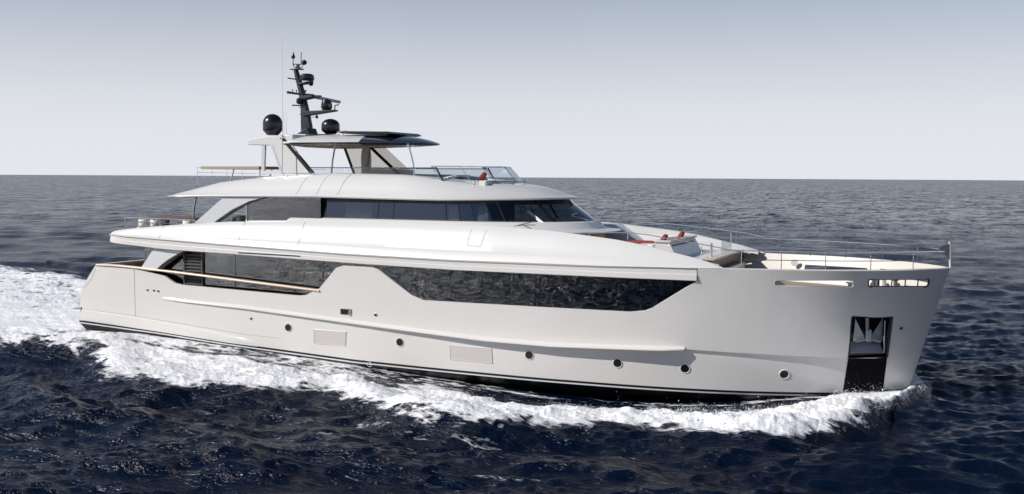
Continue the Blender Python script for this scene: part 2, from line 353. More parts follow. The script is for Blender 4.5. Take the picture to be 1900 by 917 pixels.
def mat_sea():
    m = bpy.data.materials.new('sea_water'); m.use_nodes = True; n = m.node_tree; n.nodes.clear(); L = n.links.new
    def N(t, **k):
        a = n.nodes.new(t)
        for q, v in k.items():
            if q in a.inputs.keys(): a.inputs[q].default_value = v
            else: setattr(a, q, v)
        return a
    def math_(op, a, b=None, c=None):
        q = n.nodes.new('ShaderNodeMath'); q.operation = op
        for i, v in enumerate((a, b, c)):
            if v is None: continue
            if isinstance(v, (int, float)): q.inputs[i].default_value = v
            else: L(v, q.inputs[i])
        return q.outputs[0]
    o = N('ShaderNodeOutputMaterial'); ge = N('ShaderNodeNewGeometry')
    # small wind ripples, stretched across the wind
    mp = N('ShaderNodeMapping'); mp.inputs['Rotation'].default_value = (0, 0, R(-24)); mp.inputs['Scale'].default_value = (.42, 1.35, 1); L(ge.outputs['Position'], mp.inputs[0])
    n1 = N('ShaderNodeTexNoise', Scale=1.5, Detail=5., Roughness=.62, Distortion=.5); L(mp.outputs[0], n1.inputs['Vector'])
    n2 = N('ShaderNodeTexNoise', Scale=7.5, Detail=3., Roughness=.6, Distortion=.3); L(mp.outputs[0], n2.inputs['Vector'])
    n0 = N('ShaderNodeTexNoise', Scale=.36, Detail=2., Roughness=.5, Distortion=.4); L(mp.outputs[0], n0.inputs['Vector'])
    hh = math_('ADD', math_('ADD', math_('MULTIPLY', n1.outputs[0], .22), math_('MULTIPLY', n2.outputs[0], .06)), math_('MULTIPLY', n0.outputs[0], .15))
    b1 = N('ShaderNodeBump'); b1.inputs['Strength'].default_value = 1.0; b1.inputs['Distance'].default_value = 1.0; L(hh, b1.inputs['Height'])
    # slope noise for chop too small or too far for the mesh
    fr_ = N('ShaderNodeAttribute', attribute_name='far')
    def vec(op, a, b):
        q = n.nodes.new('ShaderNodeVectorMath'); q.operation = op
        for i_, v_ in enumerate((a, b)):
            if isinstance(v_, tuple): q.inputs[i_].default_value = v_
            else: L(v_, q.inputs[i_])
        return q.outputs[0]
    mpf = N('ShaderNodeMapping'); mpf.inputs['Rotation'].default_value = (0, 0, R(-24)); mpf.inputs['Scale'].default_value = (1.25, .5, 1); L(ge.outputs['Position'], mpf.inputs[0])
    acc = None
    for sc_, am in ((.13, .30), (.45, .62), (1.7, .55), (6.0, .25)):
        nn_ = N('ShaderNodeTexNoise', Scale=sc_, Detail=2., Roughness=.55); L(mpf.outputs[0], nn_.inputs['Vector'])
        t_ = vec('MULTIPLY', vec('SUBTRACT', nn_.outputs['Color'], (.5, .5, .5)), (am*.8, am*1.15, 0.))
        acc = t_ if acc is None else vec('ADD', acc, t_)
    sc2 = n.nodes.new('ShaderNodeVectorMath'); sc2.operation = 'SCALE'; L(acc, sc2.inputs[0]); L(math_('MULTIPLY_ADD', fr_.outputs['Fac'], 2.4, .12), sc2.inputs['Scale'])
    nf = n.nodes.new('ShaderNodeVectorMath'); nf.operation = 'NORMALIZE'; L(vec('ADD', b1.outputs[0], sc2.outputs[0]), nf.inputs[0])
    wt = N('ShaderNodeBsdfPrincipled'); wt.inputs['Base Color'].default_value = (.0012, .0050, .0165, 1); wt.inputs['Roughness'].default_value = .185; wt.inputs['Specular IOR Level'].default_value = .31
    wt.inputs['IOR'].default_value = 1.333; L(nf.outputs[0], wt.inputs['Normal'])
    # foam
    fa = N('ShaderNodeAttribute', attribute_name='foam')
    mf = N('ShaderNodeMapping'); mf.inputs['Scale'].default_value = (.42, 1, 1); mf.inputs['Rotation'].default_value = (0, 0, R(8)); L(ge.outputs['Position'], mf.inputs[0])
    f1 = N('ShaderNodeTexNoise', Scale=1.1, Detail=10., Roughness=.68, Distortion=.9); L(mf.outputs[0], f1.inputs['Vector'])
    f2 = N('ShaderNodeTexVoronoi', Scale=2.6); f2.feature = 'DISTANCE_TO_EDGE'
    wv = N('ShaderNodeTexNoise', Scale=1.7, Detail=6., Roughness=.6); L(mf.outputs[0], wv.inputs['Vector'])
    vm = n.nodes.new('ShaderNodeVectorMath'); vm.operation = 'MULTIPLY_ADD'; vm.inputs[1].default_value = (1.4, 1.4, 1.4); L(wv.outputs['Color'], vm.inputs[0]); L(mf.outputs[0], vm.inputs[2]); L(vm.outputs[0], f2.inputs['Vector'])
    lace = math_('SUBTRACT', .16, f2.outputs['Distance'])                   # bright along cell edges
    val = math_('ADD', math_('MULTIPLY', math_('SUBTRACT', f1.outputs[0], .5), 2.9), math_('MULTIPLY', lace, 1.1))
    val = math_('ADD', math_('SUBTRACT', val, .5), math_('MULTIPLY', fa.outputs['Fac'], 1.28))
    gate = math_('MULTIPLY', math_('GREATER_THAN', fa.outputs['Fac'], .03), 1.0)
    fac = math_('MULTIPLY', gate, math_('MULTIPLY', math_('ADD', val, .07), 2.6)); cl = N('ShaderNodeClamp'); L(fac, cl.inputs[0])
    f3 = N('ShaderNodeTexNoise', Scale=9., Detail=6., Roughness=.7); L(mf.outputs[0], f3.inputs['Vector'])
    b2 = N('ShaderNodeBump'); b2.inputs['Strength'].default_value = .6; b2.inputs['Distance'].default_value = .2; L(math_('ADD', f3.outputs[0], f1.outputs[0]), b2.inputs['Height'])
    fo = N('ShaderNodeBsdfPrincipled'); fo.inputs['Roughness'].default_value = .75; L(b2.outputs[0], fo.inputs['Normal'])
    cr = N('ShaderNodeValToRGB'); cr.color_ramp.elements[0].position = .3; cr.color_ramp.elements[0].color = (.76, .79, .82, 1); cr.color_ramp.elements[1].position = .55; cr.color_ramp.elements[1].color = (.97, .97, .97, 1)
    L(f3.outputs[0], cr.inputs[0]); L(cr.outputs[0], fo.inputs['Base Color'])
    mx = N('ShaderNodeMixShader'); L(cl.outputs[0], mx.inputs[0]); L(wt.outputs[0], mx.inputs[1]); L(fo.outputs[0], mx.inputs[2]); L(mx.outputs[0], o.inputs[0])
    return m
build_sea()

# =================================================================== YACHT
Yt = thing('motor_yacht', 'long pale grey three deck motor yacht under way, with a dark mast and black windows', 'yacht', (0, 0, 0))
def _smooth(tab):
    T = np.arange(-1, 37.3, .05); x, y = zip(*tab); o = []
    for t in T:
        w = min(max(t, 0)*.55, 1.5); o.append(np.interp(t+np.linspace(-w, w, 15), x, y).mean())
    return T, np.array(o)
_SS, _SW = _smooth(BS), _smooth(BW)
def Bf(t, z):
    f = max(0., min(1., z/4.6))**1.25
    bs = float(np.interp(t, *_SS)); bw = float(np.interp(t, *_SW))
    if z < 0:
        k = max(0., 1+z/1.25); bw *= k**.45; return bw
    return bw*(1-f)+bs*f
def xstern(z): return itp(z, [(-1.3, 5.4), (0, 4.8), (.8, 4.1), (2.2, 4.27), (2.9, 4.75), (3.55, 5.3), (4.6, 6.2)])
def xof(xc, z):
    wf = max(0, min(1, (xc-34)/7.45))**1.5; sh = (1.27*(1-z/4.6))
    ws = max(0, min(1, (9-xc)/3.6)); st = xstern(z)-5.4
    return xc - sh*wf + st*ws
def cof(x, z):
    c = x
    for _ in range(12): c += x-xof(c, z)
    return c
def hullpt(xc, z, side=-1, off=0.):
    b = Bf(41.45-xc, z)
    if off:
        e = .05; b2 = Bf(41.45-xc-e, z); b1 = Bf(41.45-xc+e, z); sl = (b2-b1)/(2*e); l = math.hypot(1, sl)
        return (xof(xc, z)-off*sl/l, side*(b+off/l), z)
    return (xof(xc, z), side*b, z)
def athull(px, py, off=0.):
    Yv = -3.8
    for _ in range(40):
        q = at(px, py, Yv); b = Bf(41.45-cof(q[0], q[2]), q[2]) + off + step_off(q[0], q[2]); Yv += (-b-Yv)*.6
    return at(px, py, Yv)
ZK = [(0, 2.3), (9, 2.19), (14, 2.05), (20.4, 1.71), (25.3, 1.49), (28, 1.46), (33, 1.60), (35, 1.54), (38.1, 1.43), (40.5, 1.38), (42, 1.38)]
def step_off(x, z): return itp(x, [(0, 0), (20, 0), (30, .05), (33, .085), (40, .085), (41.2, .02)]) if z > itp(x, ZK) else 0.
ZB = [(0, 1.0), (4.1, .95), (9, .72), (13, .51), (19.4, .25), (27.5, .16), (33, .13), (36, .11), (42, .08)]
def colx(px, py, Y=-4.2): return at(px, py, Y)[0]
# top edge of the hull side
TP = [at(175, 494, -4.2), at(250, 500, -4.2), at(303, 513, -4.2), at(322, 526, -4.2), at(335, 529, -4.2), at(552, 549, -4.2), at(566, 548, -4.2), at(592, 535, -4.2), at(624, 497, -4.2), at(636, 493, -4.2),
      at(690, 496, -4.2), at(702, 500, -4.2), at(763, 548, -4.2), at(785, 557.5, -4.2), at(1165, 580.5, -4.2), at(1192, 578.5, -4.2), at(1205, 574, -4.2), at(1285, 526, -4.2), at(1291, 521, -4.2)]
TT_ = [(p[0], p[2]) for p in TP]
xend = TT_[-1][0]
TAB_T = TT_ + [(xend+.02, 4.58), (42, 4.6)]
TAB_T[0] = (5.4, TAB_T[0][1])
def ztop(xc): return itp(xc, TAB_T)
cols = sorted(set([round(v, 3) for v in list(np.linspace(5.4, 33, 58)) + list(np.linspace(33.2, 40.2, 50)) + list(np.linspace(40.3, 41.45, 24)) + [a for a, b in TAB_T[:-1]] + [xend+.02]]))
cols = [c for c in cols if 5.39 <= c <= 41.451]
def hull_rows(c):
    zb = itp(c, ZB); zk = itp(c, ZK); T = ztop(c); x = c
    rows = [(-1.25, 1), (-1.1, 1), (-.7, 1), (-.25, 1), (zb-.24, 1), (zb-.10, 1), (zb-.055, 2), (zb, 1), (zb+.0001, 0)]
    rows = [(-1.25, 0, 1), (-1.1, 0, 1), (-.7, 0, 1), (-.3, 0, 1), (zb-.14, 0, 2), (zb-.085, 0, 1), (zb, 0, 0)]
    for k in (1, 2, 3): rows.append((zb+(zk-.02-zb)*k/4, 0, 0))
    rows.append((zk-.02, 0, 0)); so = step_off(x, 99)
    rows.append((zk, so, 0))
    for k in range(1, 13): rows.append((zk+(T-zk)*k/12, so, 0))
    return rows
mb = MB()
GS = []
for c in cols:
    col = []
    for (z, so, mi) in hull_rows(c):
        x, y, zz = hullpt(c, z, -1, 0); nrm = so
        if so and c > 40.8: nrm = so*(41.45-c)/.65
        p = hullpt(c, z, -1, nrm) if nrm else (x, y, zz)
        if c >= 41.449: p = (p[0], 0., p[2])
        col.append(p)
    col[0] = (col[0][0], 0., col[0][2]); GS.append(col)
mi_rows = [r[2] for r in hull_rows(20)]
mb.grid(GS, fmi=lambda i, j: {0: 0, 1: 2, 2: 4}[mi_rows[j]])
mb.grid([[(x, -y, z) for x, y, z in c] for c in GS], flip=True, fmi=lambda i, j: {0: 0, 1: 2, 2: 4}[mi_rows[j]])
# transom
tr = GS[0]; mb.grid([[(x, y*k, z) for x, y, z in tr] for k in (1, .5, 0, -.5, -1)], fmi=lambda i, j: {0: 0, 1: 2, 2: 4}[mi_rows[j]])
hull = mb.build('hull', ['hull', 'cream', 'black', 'cream', 'wgrey', 'cream'], Yt, smooth=28)
LIN = ['cream'] ; so = hull.modifiers.new('shell', 'SOLIDIFY'); so.thickness = .11; so.offset = -1; so.material_offset = 1; so.material_offset_rim = 1; so.use_even_offset = False
# openings
def rrect(pts, r=.05, n=4):
    """round the corners of a 2D polygon"""
    o = []; k = len(pts)
    for i in range(k):
        p0, p, p1 = np.array(pts[i-1]), np.array(pts[i]), np.array(pts[(i+1) % k]); a = (p0-p)/np.linalg.norm(p0-p); b = (p1-p)/np.linalg.norm(p1-p)
        for t in np.linspace(0, 1, n): o.append(tuple(p+a*r*(1-t)**2+b*r*t**2))
    return o
def hx(px, py): q = athull(px, py); return (q[0], q[2])
OP1 = rrect([hx(1437, 520), hx(1437, 530.5), hx(1583, 533), hx(1584, 520)], .06)
OP2 = rrect([hx(1611, 518.5), hx(1611, 532), hx(1721, 532), hx(1724, 517.5)], .07)
PK = [hx(1581, 588), hx(1655.5, 589), hx(1646, 663), hx(1573, 664.5)]
cut = [MB().prism(OP1, -6, 6), MB().prism(OP2, -6, 6), MB().prism(PK, -6, -.05), MB().prism(PK, 6, .05)]
cobs = [c.build('cutter', 'cream') for c in cut]
for c in cobs:
    b = hull.modifiers.new('cut', 'BOOLEAN'); b.object = c; b.operation = 'DIFFERENCE'; b.solver = 'EXACT'
bpy.context.view_layer.update()
dg = bpy.context.evaluated_depsgraph_get(); nm = bpy.data.meshes.new_from_object(hull.evaluated_get(dg))
hull.modifiers.clear(); hull.data = nm; nm.polygons.foreach_set('use_smooth', [True]*len(nm.polygons)); nm.set_sharp_from_angle(angle=R(28))
for c in cobs: bpy.data.objects.remove(c)

def hstrip(pts_px, r, name, m, parent, n=40, off=.0, prof=None):
    """a moulding that runs along the hull side through photographed points"""
    Q = [athull(a, b) for a, b in pts_px]; return Q
# rub rail along the knuckle
rail = MB(); G = []
for x in np.linspace(9.3, 32.9, 70):
    z0 = itp(x, ZK); w_ = itp(x, [(9.3, .02), (10.5, .07), (20, .15), (28, .31), (32.2, .34), (32.9, .10)])
    b = Bf(41.45-x, z0)+step_off(x, 99)
    row = [(0, .115), (-w_*.55, .075), (-w_, .02), (-w_, -.02), (-w_*.55, -.035), (.03, -.04)]
    G.append([(x, -(b-dy), z0+dz) for dy, dz in row])
rail.grid(G); rail.grid([[(x, -y, z) for x, y, z in c] for c in G], flip=True)
for g in (G[0], G[-1]):
    rail.add(g, [tuple(range(len(g)))]); rail.add([(x, -y, z) for x, y, z in g], [tuple(range(len(g)))])
rr_ = rail.build('rub_rail', 'hull', hull, smooth=30)
# low spray strake near the stern (long panel below the transom line)
st = MB(); G = []
for x in np.linspace(4.32, 14.5, 40):
    zt = itp(x, [(4.3, 1.42), (8, 1.22), (11, 1.0), (14.5, .66)]); zl = itp(x, ZB)+.0; b = Bf(41.45-cof(x, zl), zl); w_ = .07*min(1, (14.5-x)/1.5+.02)
    G.append([(x, -(b+.0), zt+.03), (x, -(b+w_), zt-.03), (x, -(b+w_*1.2), zl+.12), (x, -(b+w_*.9), zl-.02), (x, -(b-.1), zl-.05)])
st.grid(G); st.add(G[0], [(0, 1, 2, 3, 4)]); st.build('spray_strake', 'hull', hull, smooth=30)
MB().grid([[(x, -y, z) for x, y, z in c] for c in G], flip=True).build('spray_strake', 'hull', hull, smooth=30)
# joints in the plating
def joint(pts, name='panel_joint', r=.009, m='line'):
    Q = [athull(a, b, .002) for a, b in pts]; d = []
    for a, b in zip(Q[:-1], Q[1:]):
        for t in np.linspace(0, 1, 8)[:-1]:
            q = a+(b-a)*t; bb = Bf(41.45-cof(q[0], q[2]), q[2])+step_off(q[0], q[2]); d.append((q[0], -bb-.001, q[2]))
    q = Q[-1]; d.append(tuple(q)); MB().tube(d, r, 5).build(name, m, hull, smooth=0)
joint([(249, 500), (251, 588)]); joint([(153, 573), (250, 586), (380, 608), (450, 620), (520, 628)], r=.007)
joint([(178, 498), (168, 520), (156, 535), (153, 533)], r=.007)
# rounded stern fender bits
MB().box(*(lambda q: (q[0]-.03, q[0]+.03, q[1]-.03, q[1]+.05, q[2]-.1, q[2]+.1))(athull(151, 574))).build('stern_cleat', 'gloss', hull, bevel=.01)
# portholes
def porthole(px, py, r=.155, rim='hull', gl='gloss', nm='porthole'):
    c = athull(px, py, 0); xc = cof(c[0], c[2]); e = .15
    a = np.array(hullpt(xc+e, c[2])); b = np.array(hullpt(xc-e, c[2])); t = (a-b)/np.linalg.norm(a-b)
    v = np.array(hullpt(xc, c[2]+e))-np.array(hullpt(xc, c[2]-e)); v /= np.linalg.norm(v); nn = np.cross(t, v); nn /= np.linalg.norm(nn)
    if nn[1] > 0: nn = -nn
    def ring(rad, o, k=22): return [c+nn*o+(t*math.cos(q)+v*math.sin(q))*rad for q in (2*math.pi*i/k for i in range(k))]
    mo = MB(); k = 22
    rows = [ring(r*1.22, -.01), ring(r*1.16, .022), ring(r*1.04, .026), ring(r*.98, .012), ring(r*.97, -.0)]
    mo.grid([[rows[i][j] for i in range(len(rows))] for j in range(k)], close_u=True)
    o = mo.build(nm, rim, hull, smooth=50)
    gb = MB(); gb.add(ring(r, .006), [tuple(range(k))]); gb.build('pane', gl, o, smooth=0)
    return o
for px, py in [(535, 608), (742, 635), (982, 659), (1146, 674), (1271, 684), (1455, 694.5)]: porthole(px, py)
for px, py, r in [(274, 538, .05), (286, 539, .05), (294, 540, .05), (466, 591, .05), (697, 584, .06)]: lab(porthole(px, py, r, 'dsteel', 'gloss', 'drain_outlet'), 'small round steel drain outlet')
lab(porthole(1672, 609, .06, 'dsteel', 'gloss', 'drain_outlet'), 'small round outlet beside the anchor recess')
# mesh vents
def hpatch(pts, name, m, off=.012, parent=None, n=8, rr=.0, thick=.012):
    """rectangular plate bent to the hull side; pts are tl,tr,br,bl pixels"""
    Q = [athull(a, b) for a, b in pts]; G = []
    for i in range(n+1):
        row = []
        for j in range(5):
            u_, v_ = i/n, j/4; q = (Q[0]*(1-u_)+Q[1]*u_)*(1-v_)+(Q[3]*(1-u_)+Q[2]*u_)*v_
            bb = Bf(41.45-cof(q[0], q[2]), q[2])+step_off(q[0], q[2]); row.append((q[0], -bb-off, q[2]))
        G.append(row)
    o = MB().grid(G).build(name, m, parent or hull, smooth=0, recalc=False)
    md = o.modifiers.new('thick', 'SOLIDIFY'); md.thickness = thick; md.offset = 0
    return o
for P4 in ([(582, 611), (642, 616), (641, 642), (583, 637)], [(834, 640.5), (912, 647), (914, 674.5), (836, 667)]):
    o = hpatch(P4, 'engine_vent', 'vent', .006); lab(o, 'pinkish mesh engine room vent')
    Qv = [athull(a, b, .012) for a, b in P4]; MB().tube(Qv+[Qv[0]], .012, 5).build('vent_frame', 'wgrey', o, smooth=0)
# boarding light fitting
o = hpatch([(632, 573), (646, 574), (646, 584), (632, 583)], 'fuel_hatch', 'gloss', .012); hpatch([(647, 573), (652, 574), (652, 586), (647, 585)], 'hatch_door', 'steel', .03)
# plimsoll mark
q = athull(686, 676); r_ = .1
mo = MB(); mo.tube([(q[0]+r_*math.cos(a), q[1]-.02, q[2]+r_*math.sin(a)) for a in np.linspace(0, 2*math.pi, 20)], .012, 5); mo.tube([(q[0]-.16, q[1]-.02, q[2]), (q[0]+.16, q[1]-.02, q[2])], .012, 5)
mo.tube([(q[0]-.14, q[1]-.02, q[2]+.14), (q[0]-.08, q[1]-.02, q[2]+.14)], .012, 5); mo.tube([(q[0]+.08, q[1]-.02, q[2]+.14), (q[0]+.14, q[1]-.02, q[2]+.14)], .012, 5)
mo.build('load_line_mark', 'wgrey', hull, smooth=0)
# anchor recess: a steel lined box let into the side
pk3 = [athull(*p) for p in [(1581, 588), (1655.5, 589), (1646, 663), (1573, 664.5)]]
dn = np.array([-.25, 1, 0]); back = [p+dn*.48 for p in pk3]
mo = MB(); mo.add(list(pk3)+list(back), [(0, 4, 5, 1), (1, 5, 6, 2), (2, 6, 7, 3), (3, 7, 4, 0)], 0); mo.add(back, [(0, 1, 2, 3)], 1)
pocket = mo.build('anchor_pocket', ['gloss', 'gloss'], Yt, smooth=0, recalc=False)
fr = MB(); 
for a, b in zip(pk3, pk3[1:]+pk3[:1]): fr.tube([a+[0, -.01, 0], b+[0, -.01, 0]], .035, 6)
fr.build('recess_frame', 'gloss', pocket)
bl, br = pk3[3], pk3[2]
sh = MB(); sh.slab([bl+dn*.05+[.06, 0, .12], br+dn*.05+[-.12, 0, .12], br+dn*.4+[-.12, 0, .34], bl+dn*.4+[.06, 0, .34]], .03)
sh.build('recess_ledge', 'dsteel', pocket)
o = hpatch([(1574, 664), (1646, 664), (1638, 726), (1563, 733)], 'stem_wear_plate', 'gloss', .02, Yt); lab(o, 'black wear plate below the anchor'); o.data.materials[0] = M['mblack']
hpatch([(1657, 588), (1652, 588), (1641, 655), (1644, 655)], 'recess_rod', 'steel', .03, pocket)
# bow opening frames
def frame_along(poly, name, m, r=.022, par=hull):
    pts = [(x, -(Bf(41.45-cof(x, z), z)+step_off(x, z))+.005, z) for x, z in poly]; pts.append(pts[0]); return MB().tube(pts, r, 6).build(name, m, par)
frame_along(OP1, 'bulwark_opening_frame', 'wgrey', .018); fo2 = frame_along(OP2, 'fairlead_frame', 'gloss', .03)
for px in (1629.5, 1655, 1680, 1703.5):
    a, b = athull(px, 518.5), athull(px-1, 532); MB().tube([a+[0, .02, 0], b+[0, .02, 0]], .022, 6).build('fairlead_bar', 'gloss', fo2)
# ---- capping rail on the aft bulwark
caps = [(175, 492), (212, 493.5), (250, 497), (330, 506), (440, 520), (592, 539.5)]
Q = [at(a, b, -4.2) for a, b in caps]
mo = MB(); G = []
for x in np.linspace(5.35, Q[-1][0], 50):
    z = itp(x, [(p[0], p[2]) for p in Q]); b = Bf(41.45-x, z)
    G.append([(x, -(b+.05), z-.04), (x, -(b+.06), z+.0), (x, -(b+.04), z+.035), (x, -(b-.22), z+.035), (x, -(b-.24), z-.04), (x, -(b+.05), z-.04)])
mo.grid(G); mo.add(G[-1][:-1], [(0, 1, 2, 3, 4)]); mo.add(G[0][:-1], [(0, 1, 2, 3, 4)])
mo.grid([[(x, -y, z) for x, y, z in c] for c in G], flip=True)
mo.box(5.3, 5.6, -4.0, 4.0, Q[0][2]-.04, Q[0][2]+.03)
mo.build('teak_cap_rail', 'wood', Yt, smooth=30)
# swim platform
mo = MB(); a = at(122, 575, -4.0); b = at(160, 578, -4.0)
zt, zb_ = a[2]+.03, a[2]-.28
mo.prism([(3.35, zt), (5.1, zt+.0), (5.1, zb_-.25), (4.2, zb_-.12), (3.45, zb_)], -3.95, 3.95)
mo.build('swim_platform', 'wgrey', Yt, bevel=.05)
MB().box(3.45, 5.0, -3.7, 3.7, zt+.003, zt+.02).build('platform_decking', 'deck', Yt)

# ---- paths round the superstructure (plan outlines)
def plan_band(x_end=34.3, n=90):
    """open path: starboard bow end -> aft -> round the stern -> port bow end, with parameter x"""
    pts = []
    for x in np.linspace(x_end, 8.2, n): pts.append((x, -(Bf(41.45-x, 4.6)+.03)))
    x0, b = 8.2, Bf(41.45-8.2, 4.6)+.03
    for a in np.linspace(0, math.pi/2, 16)[1:]: pts.append((x0-2.35*math.sin(a)**.75, -(b-.7)-.7*math.cos(a)))
    for y in np.linspace(-(b-.7), 0, 6)[1:]: pts.append((x0-2.4, y))
    return pts + [(x, -y) for x, y in pts[-2::-1]]
def normals(path, closed=False):
    N = []; k = len(path)
    for i in range(k):
        a = np.array(path[(i-1) % k if closed else max(i-1, 0)]); b = np.array(path[(i+1) % k if closed else min(i+1, k-1)]); t = b-a; t = t/np.linalg.norm(t)
        N.append(np.array([t[1], -t[0]]))
    return N
def sweep(path, prof, closed=False):
    """prof(i,x,y)-> list of (inward offset, z)"""
    N = normals(path, closed); G = []
    if closed:
        A = np.array(path); x0, x1 = A[:, 0].min(), A[:, 0].max(); xc = (x0+x1)/2; hx = (x1-x0)/2; hy = np.abs(A[:, 1]).max()
        return [[(xc+(x-xc)*(1-o/hx), y*(1-o/hy), z) for o, z in prof(i, x, y)] for i, (x, y) in enumerate(path)]
    for i, (p, nn) in enumerate(zip(path, N)):
        p = np.array(p)
        if nn@(np.array([min(max(p[0], 12), 24), 0])-p) < 0: nn = -nn
        G.append([tuple(p+nn*o)+(z,) for o, z in prof(i, p[0], p[1])])
    return G
ZG = [(5.8, 4.97), (6.3, 4.95), (9.4, 4.84), (13, 4.72), (19, 4.54), (24, 4.47), (30, 4.50), (33.4, 4.57), (34.4, 4.60)]
ZW = [(5.8, 4.62), (6.3, 4.60), (9.7, 4.42), (13.6, 4.34), (19.3, 4.20), (24, 4.12), (33.5, 4.13), (34.4, 4.2)]
ZT = [(5.8, 5.02), (6.05, 5.08), (6.4, 5.15), (7.4, 5.27), (9, 5.42), (11, 5.59), (13, 5.71), (17, 5.80), (21.5, 5.86), (25.3, 5.85), (28, 5.70), (30.4, 5.46), (31.6, 5.28), (32.6, 5.07), (33.5, 4.88), (34.1, 4.70), (34.3, 4.62)]
band = plan_band()
def prof_band(i, x, y):
    zg, zt = itp(x, ZG), itp(x, ZT); h = max(zt-zg, .02); s = min(1, h/1.3); st = sstep(8.5, 6.4, x)*.5
    zc = zg+.28*h
    return [(.10, zg-.005), (-.035, zg+.0), (-.06, zg+.055*s), (-.035, zg+.10*s), (.03+.0*s, zc-.03*s), (.075*s+.02, zc+.03*s), (.20*s+.02, zg+.52*h), (.36*s+.03, zg+.78*h), (.47*s+.04, zg+.93*h), (.56*s+.05, zt), (.66*s+.08, zt+.0), (.74*s+.1, zt-.05*s), (.80*s+.14, max(zt-.9*s, 4.60))]
G = sweep(band, prof_band)
mo = MB().grid(G); mo.add(G[0], [tuple(range(len(G[0])))]); mo.add(G[-1], [tuple(range(len(G[-1])))])
ub = mo.build('upper_deck_bulwark', 'white', Yt, smooth=24)
# grey fascia under it
fpath = [p for p in band if True]
def prof_f(i, x, y):
    zg, zw = itp(x, ZG), itp(x, ZW); return [(.75, zw+.05), (.16, zw), (.02, zw), (-.015, zw+.02), (-.015, zw+.5*(zg-zw)), (.012, zw+.5*(zg-zw)+.012), (.0, zg-.002), (.2, zg)]
G = sweep([p for p in band if p[0] < 33.43], prof_f); fas = MB().grid(G).build('deck_edge_fascia', 'hull', Yt, smooth=24)
# lower eyebrow strip: window head from the hull
# dark slot in fascia
a, b = at(443, 468, -4.27), at(558, 474.5, -4.27)
MB().slab([a, b, b+[0, 0, -.05], a+[0, 0, -.05]], .03).build('side_gate_recess', 'gloss', fas, smooth=0)
# joints on the white bulwark: thin grooves drawn as proud sealant beads
def band_bead(px, py0, py1, name='sealant_joint', par=ub, dx=0):
    x = at(px, (py0+py1)/2, -4.1)[0]; pr = prof_band(0, x, 0); p0 = -(Bf(41.45-x, 4.6)+.03)
    pts = [(x+dx*k, p0+o-.002, z) for k, (o, z) in enumerate(pr[3:10])]
    MB().tube(pts, .008, 5).build(name, 'line', par, smooth=0)
for px in (300, 447, 557): band_bead(px, 415, 480)
def bpt(px, z):
    x = at(px, 440, -4.0)[0]; pr = prof_band(0, x, 0); zs = [q[1] for q in pr[3:10]]; os_ = [q[0] for q in pr[3:10]]
    return (x, -(Bf(41.45-x, 4.6)+.03)+float(np.interp(z, zs, os_))-.003, z)
hatch = [bpt(871, 5.68), bpt(869, 5.3), bpt(869, 5.08), bpt(894, 5.06), bpt(896, 5.3), bpt(899, 5.66)]
MB().tube(hatch, .008, 5).build('shell_door_joint', 'line', ub, smooth=0)
# upper deck plate
def deckplate(path, off, z, th, name, m, par=Yt):
    N = sweep(path, lambda i, x, y: [(off, z), (off, z-th)], True); n = len(N)
    mo = MB(); top = [g[0] for g in N]; bot = [g[1] for g in N]
    mo.add(top, [tuple(range(n))]); mo.add(bot, [tuple(range(n))[::-1]]); mo.grid(N, close_u=True); return mo.build(name, m, par, smooth=0)
deckplate([p for p in band if p[0] < 33.6], .6, 4.72, .3, 'upper_deck', 'deck')
# main decks (inside the hull)
def inner_deck(x0, x1, z, name, m='deck', off=.1):
    xs = np.linspace(x0, x1, 30); S1 = [(x, -(max(.02, Bf(41.45-cof(x, z), z)-off)), z) for x in xs]; S2 = [(x, -y, z) for x, y, _ in S1[::-1]]
    P = S1+S2; n = len(P); mo = MB(); mo.add(P, [tuple(range(n))]); mo.add([(x, y, z-.1) for x, y, z in P], [tuple(range(n))[::-1]]); return mo.build(name, m, Yt, smooth=0)
inner_deck(5.0, 33.0, 2.45, 'main_deck'); inner_deck(33.0, 40.9, 3.55, 'fore_deck')
# ---- main deck saloon side, both sides: glass inboard of the bulwark, flush forward
def wall_pane(px0, px1, Yw, zb0, ztab, name, m, par, mir=True, inset=0):
    x0 = at(px0, 510, Yw)[0]; x1 = at(px1, 520, Yw)[0]; xs = np.linspace(x0, x1, 6)
    for s in ((1,) if not mir else (1, -1)):
        G = [[(x, s*Yw, zb0), (x, s*Yw, itp(x, ztab)+.15)] for x in xs]
        o = MB().grid(G, flip=(s < 0)).build(name, m, par, smooth=0, recalc=False)
saloon = MB().box(10.3, 33.0, -3.0, 3.0, 2.5, 4.45).build('main_saloon', 'inner', Yt, bevel=.02)
YS = -3.72
def pane(x0, x1, z0, zt0, zt1, Yv, name, m, par, inset=.02):
    for s in (1, -1):
        p = [(x0+inset, Yv*s, z0), (x1-inset, Yv*s, z0), (x1-inset, Yv*s, zt1), (x0+inset, Yv*s, zt0)]
        MB().add(p, [(0, 1, 2, 3) if s > 0 else (3, 2, 1, 0)]).build(name, m, par, smooth=0, recalc=False)
xa = [colx(p, 500, YS) for p in (268, 343, 378, 437, 600, 700)]
for k in (0, 2, 3, 4):
    pane(xa[k], xa[k+1], 2.5, itp(xa[k], ZW)+.12, itp(xa[k+1], ZW)+.12, YS, 'saloon_window', 'glass', saloon, .012)
for x in xa[2:5]: MB().box(x-.012, x+.012, YS+.01, YS+.06, 2.5, 4.45).build('window_mullion', 'gloss', saloon, smooth=0)
